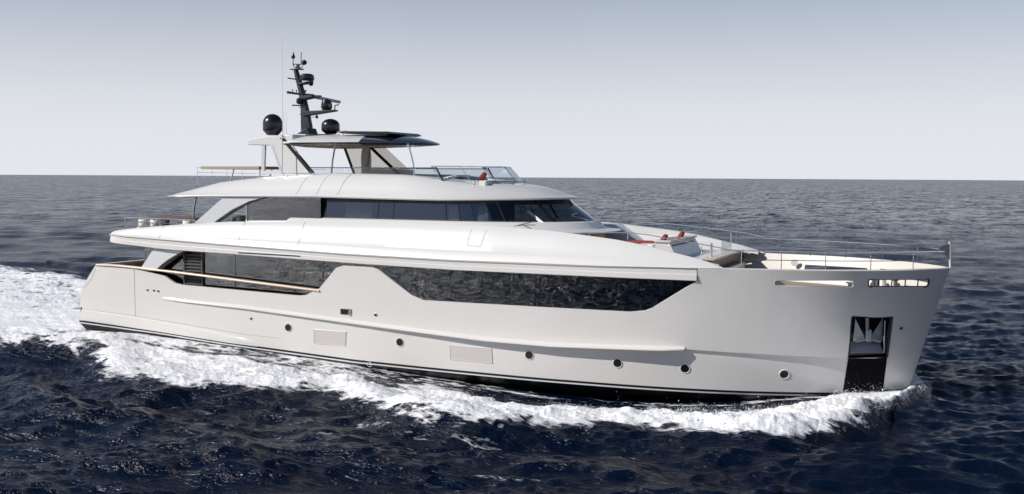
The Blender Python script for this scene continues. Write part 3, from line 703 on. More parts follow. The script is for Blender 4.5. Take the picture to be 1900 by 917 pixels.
# louvred intake beside the saloon
lv = MB().box(xa[1], xa[2], YS+.03, YS+.12, 2.5, 4.4).build('intake_backing', 'gloss', saloon, smooth=0)
mo = MB()
for z in np.arange(2.6, 4.4, .145): mo.slab([(xa[1]+.06, YS-.10, z), (xa[2]-.05, YS-.10, z), (xa[2]-.05, YS+.02, z+.07), (xa[1]+.06, YS+.02, z+.07)], .02)
mo.box(xa[1], xa[1]+.06, YS-.1, YS+.02, 2.5, 4.42); mo.box(xa[2]-.05, xa[2], YS-.1, YS+.02, 2.5, 4.42)
mo.build('louvre_vent', 'slat', saloon, smooth=0)
# flush forward hull windows follow the side
xf = [at(p, 530, -4.2)[0] for p in (640, 833, 991, 1160, 1292)]
for k in range(4):
    for s in (-1, 1):
        G = []
        for x in np.linspace(xf[k]+.008, xf[k+1]-.008, 14):
            zt = itp(x, ZW)+.1; zl = 2.75; b = lambda z, x=x: Bf(41.45-x, 2.95)+step_off(x, 99)-.06
            G.append([(x, s*b(zl+(zt-zl)*j/3), zl+(zt-zl)*j/3) for j in range(4)])
        MB().grid(G, flip=(s > 0)).build('hull_window', 'glass', hull, smooth=60, recalc=False)
# wing panels aft, both sides
def wing(px_poly, Yv, th, name, m, par=Yt):
    o = None
    for s in (1, -1):
        poly = [xz(a, b, Yv) for a, b in px_poly]; o = MB().prism(poly, s*Yv, s*(Yv+th)).build(name, m, par, smooth=30, bevel=.015)
    return o
wing([(258, 502), (284, 463), (343, 464), (330, 471), (312, 482), (300, 491), (287, 503)], -4.05, .16, 'wing_panel', 'wgrey')
wing([(287, 503), (300, 491), (312, 482), (330, 471), (343, 464), (351, 464), (330, 476), (316, 487), (304, 497), (297, 504)], -4.03, .12, 'wing_edge_trim', 'gloss')
# aft cockpit furniture on the main deck
MB().box(5.9, 6.2, -3.0, 3.0, 2.45, 3.3).build('transom_bulkhead', 'white', Yt, bevel=.04)
# ---- upper deck house
ROOF_B = 3.35
def plan_round(x0, x1, b, la, lf, n=26, ra=None, p=1.0):
    pts = []
    for a in np.linspace(math.pi/2, 0, 12): pts.append((x0+la-la*math.sin(a), -b+ (b if False else 0)+ (1-math.cos(a))*0 - 0*0))
    pts = []
    ra = ra or la
    for y in np.linspace(0, -(b-ra), 5)[:-1]: pts.append((x0, y))
    for a in np.linspace(0, math.pi/2, 10): pts.append((x0+la-la*math.cos(a), -(b-ra)-ra*math.sin(a)))
    for x in np.linspace(x0+la, x1-lf, 40)[1:]: pts.append((x, -b))
    for a in np.linspace(0, math.pi/2, n)[1:]: pts.append((x1-lf+lf*math.sin(a)**p, -b*math.cos(a)**p))
    return pts + [(x, -y) for x, y in pts[-2:0:-1]]
# side glass: ruled surface between a bottom and a top outline
def house_pt(s_, top):
    """s_ in x of the straight side up to 22.5, then angle on the rounded front"""
    b = 2.92 if top else 3.22; x1 = 26.75 if top else 28.25; z = 6.86 if top else 5.3
    if top: z = 6.86
    return b, x1, z
def glass_curve(u, top):
    b, x1, z = house_pt(0, top); xs = 22.3
    if u <= 1: return (15.3+(xs-15.3)*u, -b, z)
    a = (u-1)*math.pi/2; e = .82
    bz = 5.3+ .0
    return (xs+(x1-xs)*math.sin(a)**e, -b*math.cos(a)**e, (z if top else 5.3+.55*sstep(.35, 1, (u-1))))
from bisect import bisect
def px_of(p):
    q = np.array(p)-CAM; z = q@VD; return PW/2+FP*(q@VR)/z
us = np.linspace(0, 2, 401); pxs = [px_of([(a+b)/2 for a, b in zip(glass_curve(u, 0), glass_curve(u, 1))]) for u in us]
def u_at(px):
    for u, q in zip(us, pxs):
        if q >= px: return u
    return 2
house = deckplate([p for p in plan_round(15.2, 28.0, 3.16, .2, 5.5)], 0.0, 5.25, .5, 'deckhouse_base', 'white')
def gpanel(u0, u1, name, m, par, sides=(1, -1), lo=0., hi=1., off=0.):
    for s in sides:
        G = []
        for u in np.linspace(u0, u1, max(3, int((u1-u0)*30))):
            a, b = np.array(glass_curve(u, 0)), np.array(glass_curve(u, 1)); G.append([tuple((a+(b-a)*(lo+(hi-lo)*k/2))*[1, s, 1]) for k in range(3)])
        o = MB().grid(G, flip=(s < 0)).build(name, m, par, smooth=60, recalc=False)
    return o
bnds = [0, u_at(603), u_at(701), u_at(729), u_at(826), u_at(853), u_at(880), u_at(911)]
for a, b in zip(bnds[:-1], bnds[1:]): gpanel(a+.0015, b-.0015, 'cabin_window', 'glass2', house)
ufr = [bnds[-1], 1.36, 1.62]
gpanel(ufr[0], 1.36, 'wheelhouse_side_window', 'wglass', house)
gpanel(1.36, 1.66, 'windscreen', 'wglass', house); 
# centre windscreen pane
G = []
for u in np.linspace(1.66, 2, 8):
    a, b = np.array(glass_curve(u, 0)), np.array(glass_curve(u, 1)); G.append([tuple(a+(b-a)*k/2) for k in range(3)])
G += [[(x, -y, z) for x, y, z in g] for g in G[-2::-1]]
MB().grid(G).build('windscreen', 'wglass', house, smooth=60, recalc=False)
# dark head band of the glazing
G = sweep([(glass_curve(u, 1)[0], glass_curve(u, 1)[1]) for u in np.linspace(0, 2, 80)], lambda i, x, y: [(-.035, 6.88), (-.06, 6.62), (0.0, 6.61)])
mo = MB().grid(G); mo.grid([[(x, -y, z) for x, y, z in g] for g in G], flip=True); mo.build('window_head_band', 'gloss', house)
for u in bnds[1:]:
    for s in (1, -1):
        a, b = np.array(glass_curve(u, 0)), np.array(glass_curve(u, 1)); MB().tube([a*[1, s, 1], b*[1, s, 1]], .016, 5).build('window_mullion', 'gloss', house)
for u, w_, mt in ((1.36, .05, 'gloss'), (1.66, .06, 'gloss')):
    for s in (1, -1):
        a, b = np.array(glass_curve(u, 0)), np.array(glass_curve(u, 1)); MB().tube([a*[1, s, 1], b*[1, s, 1]], w_, 6).build('windscreen_pillar', mt, house)
# slanting pale pillar inside the side glass
a, b = at(966, 383, -1.9), at(1003, 415, -2.15)
MB().slab([a, a+[.16, 0, 0], b+[.2, 0, 0], b], .06).build('slanted_pillar', 'wgrey', house)
# interior: aft core, pale panels for port window daylight, console
MB().box(15.4, 23.0, -.6, 2.3, 4.8, 6.8).build('cabin_core', 'room', house, smooth=0)
for (a, b) in (((640, 372), (690, 402)),):
    x0, x1 = at(a[0], 380, -2.7)[0], at(b[0], 380, -2.7)[0]; mo = MB(); G = []
    for i, x in enumerate(np.linspace(x0, x1, 60)): G.append([(x, -2.72+.035*math.sin(i*1.25), 5.3), (x, -2.62+.035*math.sin(i*1.25), 6.7)])
    mo.grid(G).build('curtain', 'curtain', house)
for px in (833, 887):  # pale panels painted for daylight seen through the port windows
    x0, x1 = at(px, 385, -2.55)[0], at(px+18, 385, -2.55)[0]
    MB().box(x0, x1, -2.56, -2.5, 5.45, 6.55).build('port_daylight_panel', 'curtain', house)
MB().box(15.35, 23.6, -2.35, -2.3, 4.8, 6.85).build('cabin_partition', 'inner', house, smooth=0)
mo = MB(); mo.prism([(24.6, 5.0), (24.6, 5.75), (25.2, 5.95), (27.2, 5.75), (27.2, 5.0)], -2.0, 2.0); mo.build('helm_console', 'inner', house, bevel=.04)
mo = MB(); mo.box(23.4, 23.5, -2.6, -.4, 4.8, 6.8); mo.box(23.4, 23.5, .3, 2.6, 4.8, 6.8); mo.build('wheelhouse_bulkhead', 'inner', house, smooth=0)
for y in (-.9, .9):
    hsx = 23.95
    MB().box(hsx, hsx+.5, y-.28, y+.28, 5.0, 5.55).box(hsx, hsx+.12, y-.26, y+.26, 5.55, 6.25).build('helm_seat', 'inner', house, bevel=.05)
# headlining under the sundeck
# aft glazed doors + glass wing (starboard/port)
x0, x1 = at(458, 400, -3.2)[0], at(595, 400, -3.2)[0]
for s in (1, -1):
    MB().add([(x0, -3.2*s, 4.75), (x1, -3.2*s, 4.75), (x1, -3.2*s, 6.86), (x0, -3.2*s, 6.86)], [(0, 1, 2, 3) if s > 0 else (3, 2, 1, 0)]).build('side_screen', 'glass', house, smooth=0, recalc=False)
    MB().box(x0-.02, x0+.03, -3.22*s-.02, -3.22*s+.02, 4.75, 6.85).build('screen_post', 'steel', house)
MB().box(x0+.5, 15.3, -2.7, 2.7, 4.75, 6.84).build('aft_cabin_bulkhead', 'inner', house, smooth=0)
wing([(359, 414), (366, 409), (415, 366), (492, 366), (462, 374), (430, 390), (404, 408), (397, 414)], -3.28, .16, 'wing_panel', 'wgrey')
wing([(397, 414), (404, 408), (430, 390), (462, 374), (492, 366), (498, 366), (465, 376), (434, 393), (408, 410), (403, 414)], -3.26, .12, 'wing_edge_trim', 'mast')
# brow ledge in front of the windscreen
def prof_brow(i, x, y):
    k = sstep(22.5, 28, x); return [(.9, 5.97), (.30, 5.95), (.16, 5.90), (.0, 5.70), (-.12*k-.03, 5.64), (-.5*k-.05, 5.60), (-.62*k-.06, 5.57), (-.60*k-.04, 5.52), (.2, 5.48)]
G = sweep(plan_round(15.3, 28.45, 3.42, .3, 6.0, p=.9), prof_brow, True)
mo = MB().grid(G, close_u=True); n_ = len(G); mo.add([g[0] for g in G], [tuple(range(n_))]); mo.build('windscreen_brow', 'white', Yt, smooth=40)
G = sweep(plan_round(15.5, 28.5, 3.2, .3, 6.0, p=.9), lambda i, x, y: [(0, 4.7), (0, 5.52)], True); MB().grid(G, close_u=True).build('lounge_bulkhead', 'decky', Yt, smooth=40)
# wipers
for x_, y_ in ((0, -1.9), (0, -.2)):
    u = 1.52 if y_ < -1 else 1.93
    a = np.array(glass_curve(u, 0)); b = np.array(glass_curve(u, 1)); n_ = np.array([.5, -.4, .55])*.12; c = a+(b-a)*.28
    mo = MB(); mo.tube([a+n_*.6+[0, 0, -.05], a+n_*1.6+[-.2, -.2, .10], c+n_+[-.45, -.42, .02]], .02, 6); mo.tube([c+n_+[-.9, -.55, -.12], c+n_*.8+[-.1, -.25, .10]], .018, 6); mo.build('windscreen_wiper', 'steel', Yt)
# ---- sundeck / roof
roof_path = plan_round(8.75, 27.25, ROOF_B, .9, 6.0, n=30, ra=.5, p=.92)
ZR = [(8.75, 6.98), (9.3, 7.08), (9.6, 7.15), (9.9, 7.22), (10.8, 7.42), (13.2, 7.65), (17.4, 7.83), (21, 7.78), (24.2, 7.60), (25.5, 7.50), (27.3, 7.36)]
ZRB = [(9.2, 6.72), (17, 6.80), (23, 6.74), (27.3, 6.82)]
def prof_roof(i, x, y):
    zt = itp(x, ZR); zb = itp(x, ZRB); h = zt-zb; k = 1+sstep(21, 26.5, x)*1.15; s = min(1, h/1.0)
    return [(.9, zb+.06), (.3, zb), (.0, zb), (-.035, zb+.05*s), (-.02, zb+.13*s), (.07*k, zb+.21*h), (.11*k, zb+.24*h), (.22*k, zb+.42*h), (.40*k, zb+.66*h), (.58*k, zb+.84*h), (.78*k, zb+.96*h), (.95*k, zt), (1.08*k, zt-.005), (1.15*k, zt-.12)]
G = sweep(roof_path, prof_roof, True); n_ = len(G)
mo = MB().grid(G, close_u=True); mo.add([g[0] for g in G], [tuple(range(n_))])
roof = mo.build('sundeck_moulding', 'white', Yt, smooth=28)
deckplate([g[-1][:2] for g in G], 0, 7.16, .06, 'sundeck', 'deck')
for px in (553, 590, 629):
    x = at(px, 345, -3.2)[0]; pr = prof_roof(0, x, 0); MB().tube([(x+.02*k*k*.3, -ROOF_B+o-.002, z) for k, (o, z) in enumerate(pr[4:12])], .008, 5).build('sealant_joint', 'line', roof, smooth=0)
# chrome props under the roof, aft
for s in (1, -1):
    a, m_, b = at(359, 414, -3.0), at(360.5, 388, -3.0), at(364.5, 366, -3.0)
    MB().tube([p*[1, s, 1] for p in (a, m_, b)], .045, 8).build('roof_prop', 'steel', Yt)
# ---- sundeck glass balustrade
def srail(pxa, pxb, py, name, m):
    pass
bal = MB().box(15.0, 15.05, -2.6, -2.5, 7.6, 7.7).build('balustrade', 'steel', Yt)
xs_ = [at(p, 320, -2.45)[0] for p in (574, 640, 705, 770, 808)]
for s in (1, -1):
    for k in range(4):
        MB().add([(xs_[k]+.02, s*-2.45, 7.5), (xs_[k+1]-.02, s*-2.45, 7.5), (xs_[k+1]-.02, s*-2.45, 8.04), (xs_[k]+.02, s*-2.45, 8.04)], [(0, 1, 2, 3)]).build('glass_panel', 'clear', bal, smooth=0, recalc=False)
    MB().tube([(xs_[0], s*-2.45, 8.05), (xs_[-1], s*-2.45, 8.05)], .02, 6).build('top_rail', 'steel', bal)
# forward raked windbreak
ymax = 2.3
fp = [(22.6, -2.45), (23.8, -2.2), (24.5, -1.3), (24.8, 0), (24.5, 1.3), (23.8, 2.2), (22.6, 2.45)]
tp = [(x-.62, y*.97) for x, y in fp]
zb0, zt0 = 7.50, 8.12
for k in range(6):
    mt = 'clear'
    MB().add([(fp[k][0], fp[k][1], zb0), (fp[k+1][0], fp[k+1][1], zb0), (tp[k+1][0], tp[k+1][1], zt0), (tp[k][0], tp[k][1], zt0)], [(0, 1, 2, 3)]).build('windbreak_pane', mt, bal, smooth=0, recalc=False)
for k in range(7): MB().tube([(fp[k][0], fp[k][1], zb0-.1), (tp[k][0], tp[k][1], zt0)], .012, 6).build('windbreak_strut', 'dsteel', bal)
MB().tube([(p[0], p[1], zt0) for p in tp], .013, 6).build('windbreak_rail', 'steel', bal)
for s in (1, -1):
    p0 = (xs_[-1], -2.45*s); MB().add([(p0[0]+.1, p0[1], 7.5), (fp[0][0], -2.45*s, 7.5), (tp[0][0], -2.38*s, zt0), (p0[0], p0[1], 8.05)], [(0, 1, 2, 3)]).build('windbreak_pane', 'clear', bal, smooth=0, recalc=False)
    MB().tube([(p0[0], p0[1], 8.05), (tp[0][0], -2.38*s, zt0)], .02, 6).build('windbreak_rail', 'dsteel', bal)
    MB().tube([(p0[0]+.02, p0[1], 8.08), (p0[0]+.4, p0[1], 7.45)], .032, 6).build('windbreak_strut', 'gloss', bal)
# ---- hardtop
def prof_ht(i, x, y):
    d = sstep(12.5, 20.8, x)
    return [(1.2, 8.95+.06*d), (.8, 8.95+.06*d), (.12, 9.06), (.0, 9.10), (.0, 9.13), (.10, 9.20-.03*d), (.45, 9.34-.06*d), (.9, 9.45-.07*d), (1.5, 9.52-.08*d), (2.0, 9.55-.08*d)]
hp = plan_round(14.2, 20.9, 2.45, .6, 4.2, n=24, ra=.8, p=.95); G = sweep(hp, prof_ht, True); n_ = len(G)
def hmi(i, j):
    x = hp[i][0]
    if x > 18.3: return 1
    return 1 if 2 <= j <= 3 and x > 15 else (2 if j < 2 else 0)
mo = MB().grid(G, close_u=True, fmi=hmi); mo.add([g[-1] for g in G], [tuple(range(n_))], 0); mo.add([g[0] for g in G], [tuple(range(n_))], 2)
ht = mo.build('hardtop', ['white', 'navy', 'cream'], Yt, smooth=35)
for k in range(16):   # opaque white bars in the roof lining, painted for daylight coming through
    x = 16.9+k*.24; yy = 1.5 if x < 19 else 1.5-(x-19)*.5
    MB().slab([(x, -1.9+(x-16.9)*.14, 8.985), (x+.12, -1.9+(x-16.9)*.14, 8.985), (x+.12, -.9, 8.93+.02*k/4), (x, -.9, 8.93+.02*k/4)], .02).build('daylight_slat', 'daylit', ht, smooth=0)
xa_, xb_ = at(655, 247, 0)[0], at(748, 252, 0)[0]
for y0, y1 in ((-1.2, -.05), (.05, 1.2)): MB().slab([(xa_+.2, y0, 9.66), (xb_, y0, 9.60), (xb_, y1, 9.60), (xa_+.2, y1, 9.66)], .04).build('solar_panel', 'gloss', ht, bevel=.01)
mo = MB(); mo.prism([(xa_, 9.64), (xa_+.3, 9.54), (xb_-.1, 9.46), (xb_+.2, 9.5), (xb_, 9.6)], -1.35, 1.35); mo.build('sunroof_track', 'gloss', ht, bevel=.01)
for x_ in (17.2, 17.45): MB().tube([(x_, -1.9, 9.45), (x_+.12, -1.9, 9.66)], .012, 5).build('antenna_stub', 'steel', ht)
# arch
def arch(s):
    Yv = -2.35
    a = MB()
    pr = lambda L: [xz(p, q, Yv) for p, q in L]
    a.prism(pr([(457, 265), (463, 259), (485, 254), (520, 251), (526, 256), (560, 262), (560, 266), (503, 270), (459, 269)]), s*Yv, s*(Yv+.28))
    a.prism(pr([(500, 269.5), (524, 258), (537, 262), (578, 322), (521, 322)]), s*(Yv+.002), s*(Yv+.10))
    o = a.build('radar_arch', 'white', Yt, bevel=.03)
    MB().prism(pr([(484.5, 269), (490.5, 269), (489, 324), (483.5, 324)]), s*(Yv+.04), s*(Yv+.14)).build('arch_post', 'dsteel', o)
    MB().prism(pr([(484, 317), (522, 316.5), (524, 322.5), (484, 324)]), s*(Yv+.02), s*(Yv+.2)).build('arch_foot', 'wgrey', o)
    MB().prism(pr([(503, 270), (506, 269.7), (523, 318), (520, 319)]), s*(Yv-.01), s*(Yv+.1)).build('arch_trim', 'dsteel', o)
    MB().prism(pr([(520, 256), (528, 256.5), (582, 321), (575, 321.5)]), s*(Yv-.03), s*(Yv+.11)).build('arch_edge_trim', 'gloss', o)
    return o
arch(1)
mo = MB(); a = at(457, 265, -2.35); mo.prism([(a[0], 9.12), (a[0]+.2, 9.24), (14.6, 9.5), (15, 9.5), (15, 9.12)], -2.1, 2.1); mo.build('arch_bridge', 'white', Yt, bevel=.06)
# chrome props of the hardtop
for s in (1,):
    MB().tube([at(*p, -2.3)*[1, s, 1] for p in ((615, 322), (617, 300), (620, 280), (625, 265))], .04, 8).build('hardtop_prop', 'steel', Yt)
    MB().tube([at(*p, -2.05)*[1, s, 1] for p in ((769, 327), (767, 305), (763, 287), (757, 267))], .035, 8).build('hardtop_prop', 'dsteel', Yt)
# smoked screen on the sundeck bar
YB = -.9
q = [at(*p, YB) for p in ((640, 276), (686, 272), (743, 326), (657, 322))]
o = MB().add(q, [(0, 3, 2, 1)]).build('bar_screen', 'smoke', Yt, smooth=0, recalc=False)
q2 = [p+[0, 1.3, 0] for p in q]; MB().add([q[1], q[2], q2[2], q2[1]], [(0, 1, 2, 3)]).build('front_pane', 'smoke', o, smooth=0, recalc=False)
MB().tube([q[0], q[3]], .06, 6).tube([q[1], q[2]], .07, 6).build('screen_frame', 'gloss', o)
mo = MB(); mo.prism([(17.6, 7.2), (17.6, 8.0), (18.9, 8.0), (19.3, 7.2)], -.75, 1.6); mo.build('bar_unit', 'cream', o, bevel=.04)
mo = MB(); c = (at(675, 300, 0)[0], .2); mo.lathe([(.22, 8.0), (.24, 8.5), (.18, 9.05)], (c[0], c[1], 0), 16); mo.build('column', 'cream', o)
# ---- mast
ms = MB(); pr = lambda L: [xz(p, q, 0) for p, q in L]
ms.prism(pr([(561, 249), (560, 200), (556, 170), (550, 146), (547, 131), (551, 129), (558, 150), (566, 180), (572, 205), (577, 230), (580, 249)]), -.13, .13)
mast = ms.build('mast', 'mast', Yt, bevel=.04)
def mp(L, y0, y1, name, m='mast', bev=.015): return MB().prism(pr(L), y0, y1).build(name, m, mast, bevel=bev)
mp([(559, 249), (578, 238), (582, 249)], -.35, .35, 'mast_foot')
mp([(565, 207), (623, 204), (623, 206.5), (566, 216)], -.2, .2, 'radar_bracket')
mp([(560, 179), (585, 177.5), (584, 181), (563, 185)], -.2, .2, 'radar_bracket')
mp([(554, 155), (575, 151.5), (574, 155.5), (556, 158)], -.18, .18, 'light_bracket')
mp([(541, 128.5), (560, 127), (560, 129.5), (541, 130)], -.16, .16, 'masthead_plate')
# scanners
def open_array(px, py, L0, ang, drop):
    c = at(px, py, 0); v = np.array([math.cos(ang), math.sin(ang), 0]); 
    a, b = c-v*L0/2, c+v*L0/2; n_ = np.array([-v[1], v[0], 0])*.09
    mo = MB(); mo.slab([a-n_, b-n_, b+n_, a+n_], .12); ob = mo.build('radar_scanner', 'dome', mast, bevel=.03)
    MB().lathe([(.1, 0), (.2, -.08), (.24, -.3), (.3, -.55), (.3, -drop)], (c[0], c[1], c[2]-.1), 16).build('scanner_pedestal', 'dome', ob)
def bar_scanner(a, b, Yv, hw, th):
    A_ = at(*a, Yv); B_ = atz(*b, A_[2]); v = (B_-A_)/np.linalg.norm(B_-A_); n_ = np.array([-v[1], v[0], 0])*hw
    return MB().slab([A_-n_, B_-n_, B_+n_, A_+n_], th).build('radar_scanner', 'dome', mast, bevel=.02)
bar_scanner((584, 177.5), (630, 187), -.05, .07, .13)
c = at(606, 187, 0); MB().lathe([(.08, .08), (.2, .02), (.24, -.12), (.26, -.3), (.2, -.42), (.2, -.5)], tuple(c), 18).build('scanner_pedestal', 'dome', mast)
bar_scanner((533.5, 170), (588, 177), -.2, .06, .09)
MB().prism(pr([(566, 186), (594, 180), (594, 177), (566, 180)]), -.12, .12).build('radar_bracket', 'mast', mast)
c = at(570, 146, -.1); MB().lathe([(.02, .22), (.2, .21), (.3, .15), (.33, .0), (.30, -.08), (.1, -.1)], tuple(c), 20).build('radome', 'dome', mast)
c = at(577, 154, -.1); MB().lathe([(.02, .2), (.1, .15), (.12, 0), (.08, -.12), (.02, -.14)], tuple(c), 14).build('searchlight', 'dome', mast)
c = at(555, 188, -.2); MB().lathe([(.02, .16), (.12, .1), (.14, 0), (.1, -.12), (.02, -.14)], tuple(c), 14).build('searchlight', 'dome', mast)
MB().tube([at(542, 195.5, 0), at(560, 196, 0)], .03, 6).build('yard_arm', 'mast', mast)
c = at(611, 197, -.1); mo = MB(); mo.box(c[0]-.1, c[0]+.12, c[1]-.06, c[1]+.06, c[2]-.05, c[2]+.1); mo.tube([(c[0]+.3, c[1], c[2]-.2), (c[0]+.3, c[1], c[2]+.02), (c[0]+.5, c[1], c[2]+.05)], .03, 6); mo.build('deck_camera', 'dome', mast)
for a, b in (((534, 145), (556, 148.5)), ((533, 170), (552, 173.5)), ((552, 173.5), (582, 176))): MB().tube([at(*a, -.15), at(*b, -.1)], .03, 6).build('yard_arm', 'mast', mast)
for a, b, r_ in (((543, 166), (543, 171), .03), ((550, 167), (550, 172), .03), ((567, 167), (566, 173), .04)): MB().tube([at(*b, -.1), at(*a, -.1)], r_*.5, 5, r1=r_).build('navigation_light', 'dome', mast)
MB().tube([at(558.5, 119, 0), at(559, 97, 0)], .018, 6).build('lightning_rod', 'mast', mast)
MB().tube([at(544, 122, 0), at(544, 108, 0)], .018, 6).build('anchor_light_stem', 'mast', mast)
c = at(544, 105, 0); MB().lathe([(.02, .2), (.05, .1), (.09, .0), (.09, -.08), (.03, -.1)], tuple(c), 12).build('anchor_light', 'dome', mast)
c = at(564.5, 116, 0); mo = MB().lathe([(.02, .12), (.09, .08), (.13, 0), (.09, -.08), (.02, -.12)], tuple(c), 12); mo.tube([at(563, 120, 0), at(560, 125, 0), at(553, 126, 0)], .02, 5); mo.tube([at(543, 119, 0), at(561, 119.5, 0)], .025, 5); mo.tube([at(544, 119, 0), at(546, 125, 0), at(556, 126, 0)], .02, 5); mo.build('wind_sensor', 'mast', mast)
mp([(549, 128), (551, 120), (555, 120), (556, 128)], -.05, .05, 'masthead_stub')
c = at(588, 217, 0); MB().lathe([(.02, .08), (.06, .04), (.07, -.05), (.02, -.08)], tuple(c), 10).build('horn', 'dome', mast)
MB().tube([at(577, 218, 0), at(588, 217, 0)], .012, 5).build('cable', 'mast', mast)
for py in (182, 199, 212, 228): MB().tube([at(553+ (py-182)*.1, py, 0), at(559+(py-182)*.04, py+1, 0)], .02, 5).build('mast_step', 'mast', mast)
# satellite domes
def dome(px0, px1, pyt, pyb, Yv, name='satellite_dome', par=Yt):
    a, b = at(px0, (pyt+pyb)/2, Yv), at(px1, (pyt+pyb)/2, Yv); r = .5*math.hypot(b[0]-a[0], b[1]-a[1])*math.cos(YAW)*.98; c = (a+b)/2; zt, zb = at((px0+px1)/2, pyt, Yv)[2], at((px0+px1)/2, pyb, Yv)[2]
    h = zt-zb; prof = [(r*.55, zb), (r*.62, zb+.03), (r*.98, zb+h*.22), (r, zb+h*.3), (r, zb+h*.55)]+[(r*math.cos(t), zb+h*.55+h*.45*math.sin(t)) for t in np.linspace(.1, 1.5, 9)]
    return MB().lathe(prof, (c[0], c[1], 0), 28).build(name, 'dome', par)
dome(489.5, 522.5, 211.5, 251, -1.7); dome(597.5, 629.5, 220.5, 249, .3)
MB().lathe([(.9, 9.4), (.8, 9.55), (.3, 9.58)], (at(600, 248, 0)[0], 0, 0), 24).build('dome_plinth', 'gloss', Yt)
# whip antennas
for px, top, Yv, r_ in ((524, 8, -2.0, .014), (526.7, 206, -1.9, .012), (531.5, 206, -1.6, .012)):
    MB().tube([at(px+.5, 254, Yv), at(px-.5, top+60 if top == 8 else top, Yv)], r_*.7, 5, r1=r_*.35).build('whip_antenna', 'white', Yt)
MB().tube([at(523.5, 322, -2.75), at(523.5, 250, -2.75)], .022, 6).build('antenna_base_tube', 'white', Yt)

# ---- foredeck lounge
DK = 4.72
def boxat(x0, x1, y0, y1, z0, z1, name, m, par=Yt, bev=.03): return MB().box(x0, x1, y0, y1, z0, z1).build(name, m, par, bevel=bev)
# sloping inner face of the bulwark (port one catches the sun)
for s in (1, -1):
    G = []
    for x in np.linspace(27.5, 34.1, 30):
        zt = itp(x, ZT)-.03; b = Bf(41.45-x, 4.6)+.03-.62*min(1, (zt-4.5)/1.3)-.1; G.append([(x, s*b, zt), (x, s*(b-.25), (zt+DK)/2), (x, s*(b-.75*min(1, (zt-4.3))), DK-.02 if x < 33.3 else min(DK, zt)-.1)])
    MB().grid(G).build('bulwark_lining', 'white', Yt, smooth=40)
# wheelhouse front side wall to port, in shade
mo = MB(); mo.prism([(27.2, DK), (27.2, 5.70), (28.2, 5.70), (29.3, 5.0), (29.5, DK)], 2.45, 3.6); mo.build('lounge_side_wing', 'wgrey', Yt, bevel=.01)
con = MB().prism([(31.35, DK), (31.35, 5.30), (31.88, 5.30), (32.2, DK)], -2.1, 1.75).build('lounge_console', 'white', Yt, bevel=.02)
MB().box(31.3, 31.95, -2.15, 1.8, 5.30, 5.38).build('console_top', 'cream', con, bevel=.015)
MB().prism([(31.93, 5.22), (31.98, 5.16), (31.94, 5.15)], -1.9, 1.3).build('console_slot', 'slat', con, smooth=0)
MB().box(32.25, 33.2, -2.4, 3.2, DK+.004, DK+.03).build('lounge_floor', 'wgrey', Yt, smooth=0)
# steps down to the foredeck
stp = MB().box(33.2, 33.5, -2.1, 3.25, 4.2, DK-.02).build('forward_bulkhead', 'dwood', Yt, bevel=.01)
MB().box(33.15, 33.58, -2.15, 3.3, DK-.02, DK+.05).build('step_nosing', 'wood', stp, bevel=.01)
for k, (x, z) in enumerate(((33.5, 4.35), (33.85, 4.0))): MB().box(x, x+.36, -1.2+.0, 2.0, 3.55, z).build('step', 'wgrey', stp, bevel=.01); MB().box(x+.01, x+.35, -1.18, 1.98, z, z+.03).build('tread', 'dwood', stp)
# glass panel at the head of the steps
MB().add([(33.31, .2, DK+.06), (33.31, 1.9, DK+.06), (33.31, 1.9, DK+.75), (33.31, .2, DK+.75)], [(0, 1, 2, 3)]).build('glass_screen', 'clear', Yt, smooth=0, recalc=False)
MB().tube([(33.31, 1.9, DK), (33.31, 1.9, DK+.8)], .025, 6).build('screen_post', 'dsteel', Yt)
MB().tube([(33.2, -1.0, DK), (33.2, -1.0, DK+.55)], .05, 8).build('gate_post', 'dsteel', Yt)
# ---- rails
def railset(name, tops, stan, mids=(), r=.02, m='steel', label=None):
    root = MB().tube(tops, r, 7).build(name, m, Yt, smooth=50)
    for a, b in stan: MB().tube([a, b], r*.85, 6).build('stanchion', m, root, smooth=50)
    for q in mids: MB().tube(q, r*.7, 6).build('mid_rail', m, root, smooth=50)
    if label: lab(root, label)
    return root
def gun(xc, z, s, inn=.08): b = Bf(41.45-xc, 4.6)+.05-inn; return np.array([xc, s*max(b, 0), z])
for s in (-1, 1):
    xs2 = [34.9, 36.2, 37.6, 39.0, 40.3]
    top = [gun(x, 5.22, s) for x in np.linspace(34.2, 40.9, 26)]+[gun(41.25, 5.2, s)]
    md = [gun(x, 4.92, s) for x in np.linspace(34.9, 41.0, 26)]
    railset('bow_handrail', top, [(gun(x, 4.58, s), gun(x, 5.22, s)) for x in xs2], [md], .02)
# rail on top of the upper bulwark, forward part
for s in (-1, 1):
    def ut(x, dz=0): zt = itp(x, ZT); b = Bf(41.45-x, 4.6)+.03-.62*min(1, (zt-4.5)/1.3); return np.array([x, s*b, zt+dz])
    top = [ut(28.3, .0), ut(28.45, .14)]+[ut(x, np.interp(x, [28.6, 31.5, 34.2], [.15, .33, .62])) for x in np.linspace(28.6, 34.2, 24)]
    if s == 1:
        railset('bulwark_handrail', top, [(ut(x), ut(x, np.interp(x, [28.6, 31.5, 34.2], [.15, .33, .62]))) for x in (30.6, 31.9, 33.1)], [], .022)
    else:
        P_ = [(1078, 432), (1165, 432), (1205, 436), (1240, 443), (1300, 453), (1392, 471)]; Q_ = [at(a, b, -3.3) for a, b in P_]
        railset('bulwark_handrail', Q_, [(at(a, c_, -3.3), at(a, b, -3.3)) for a, b, c_ in ((1094, 432, 440), (1165, 432, 448), (1241, 443, 460), (1302, 453, 474))], [], .018)
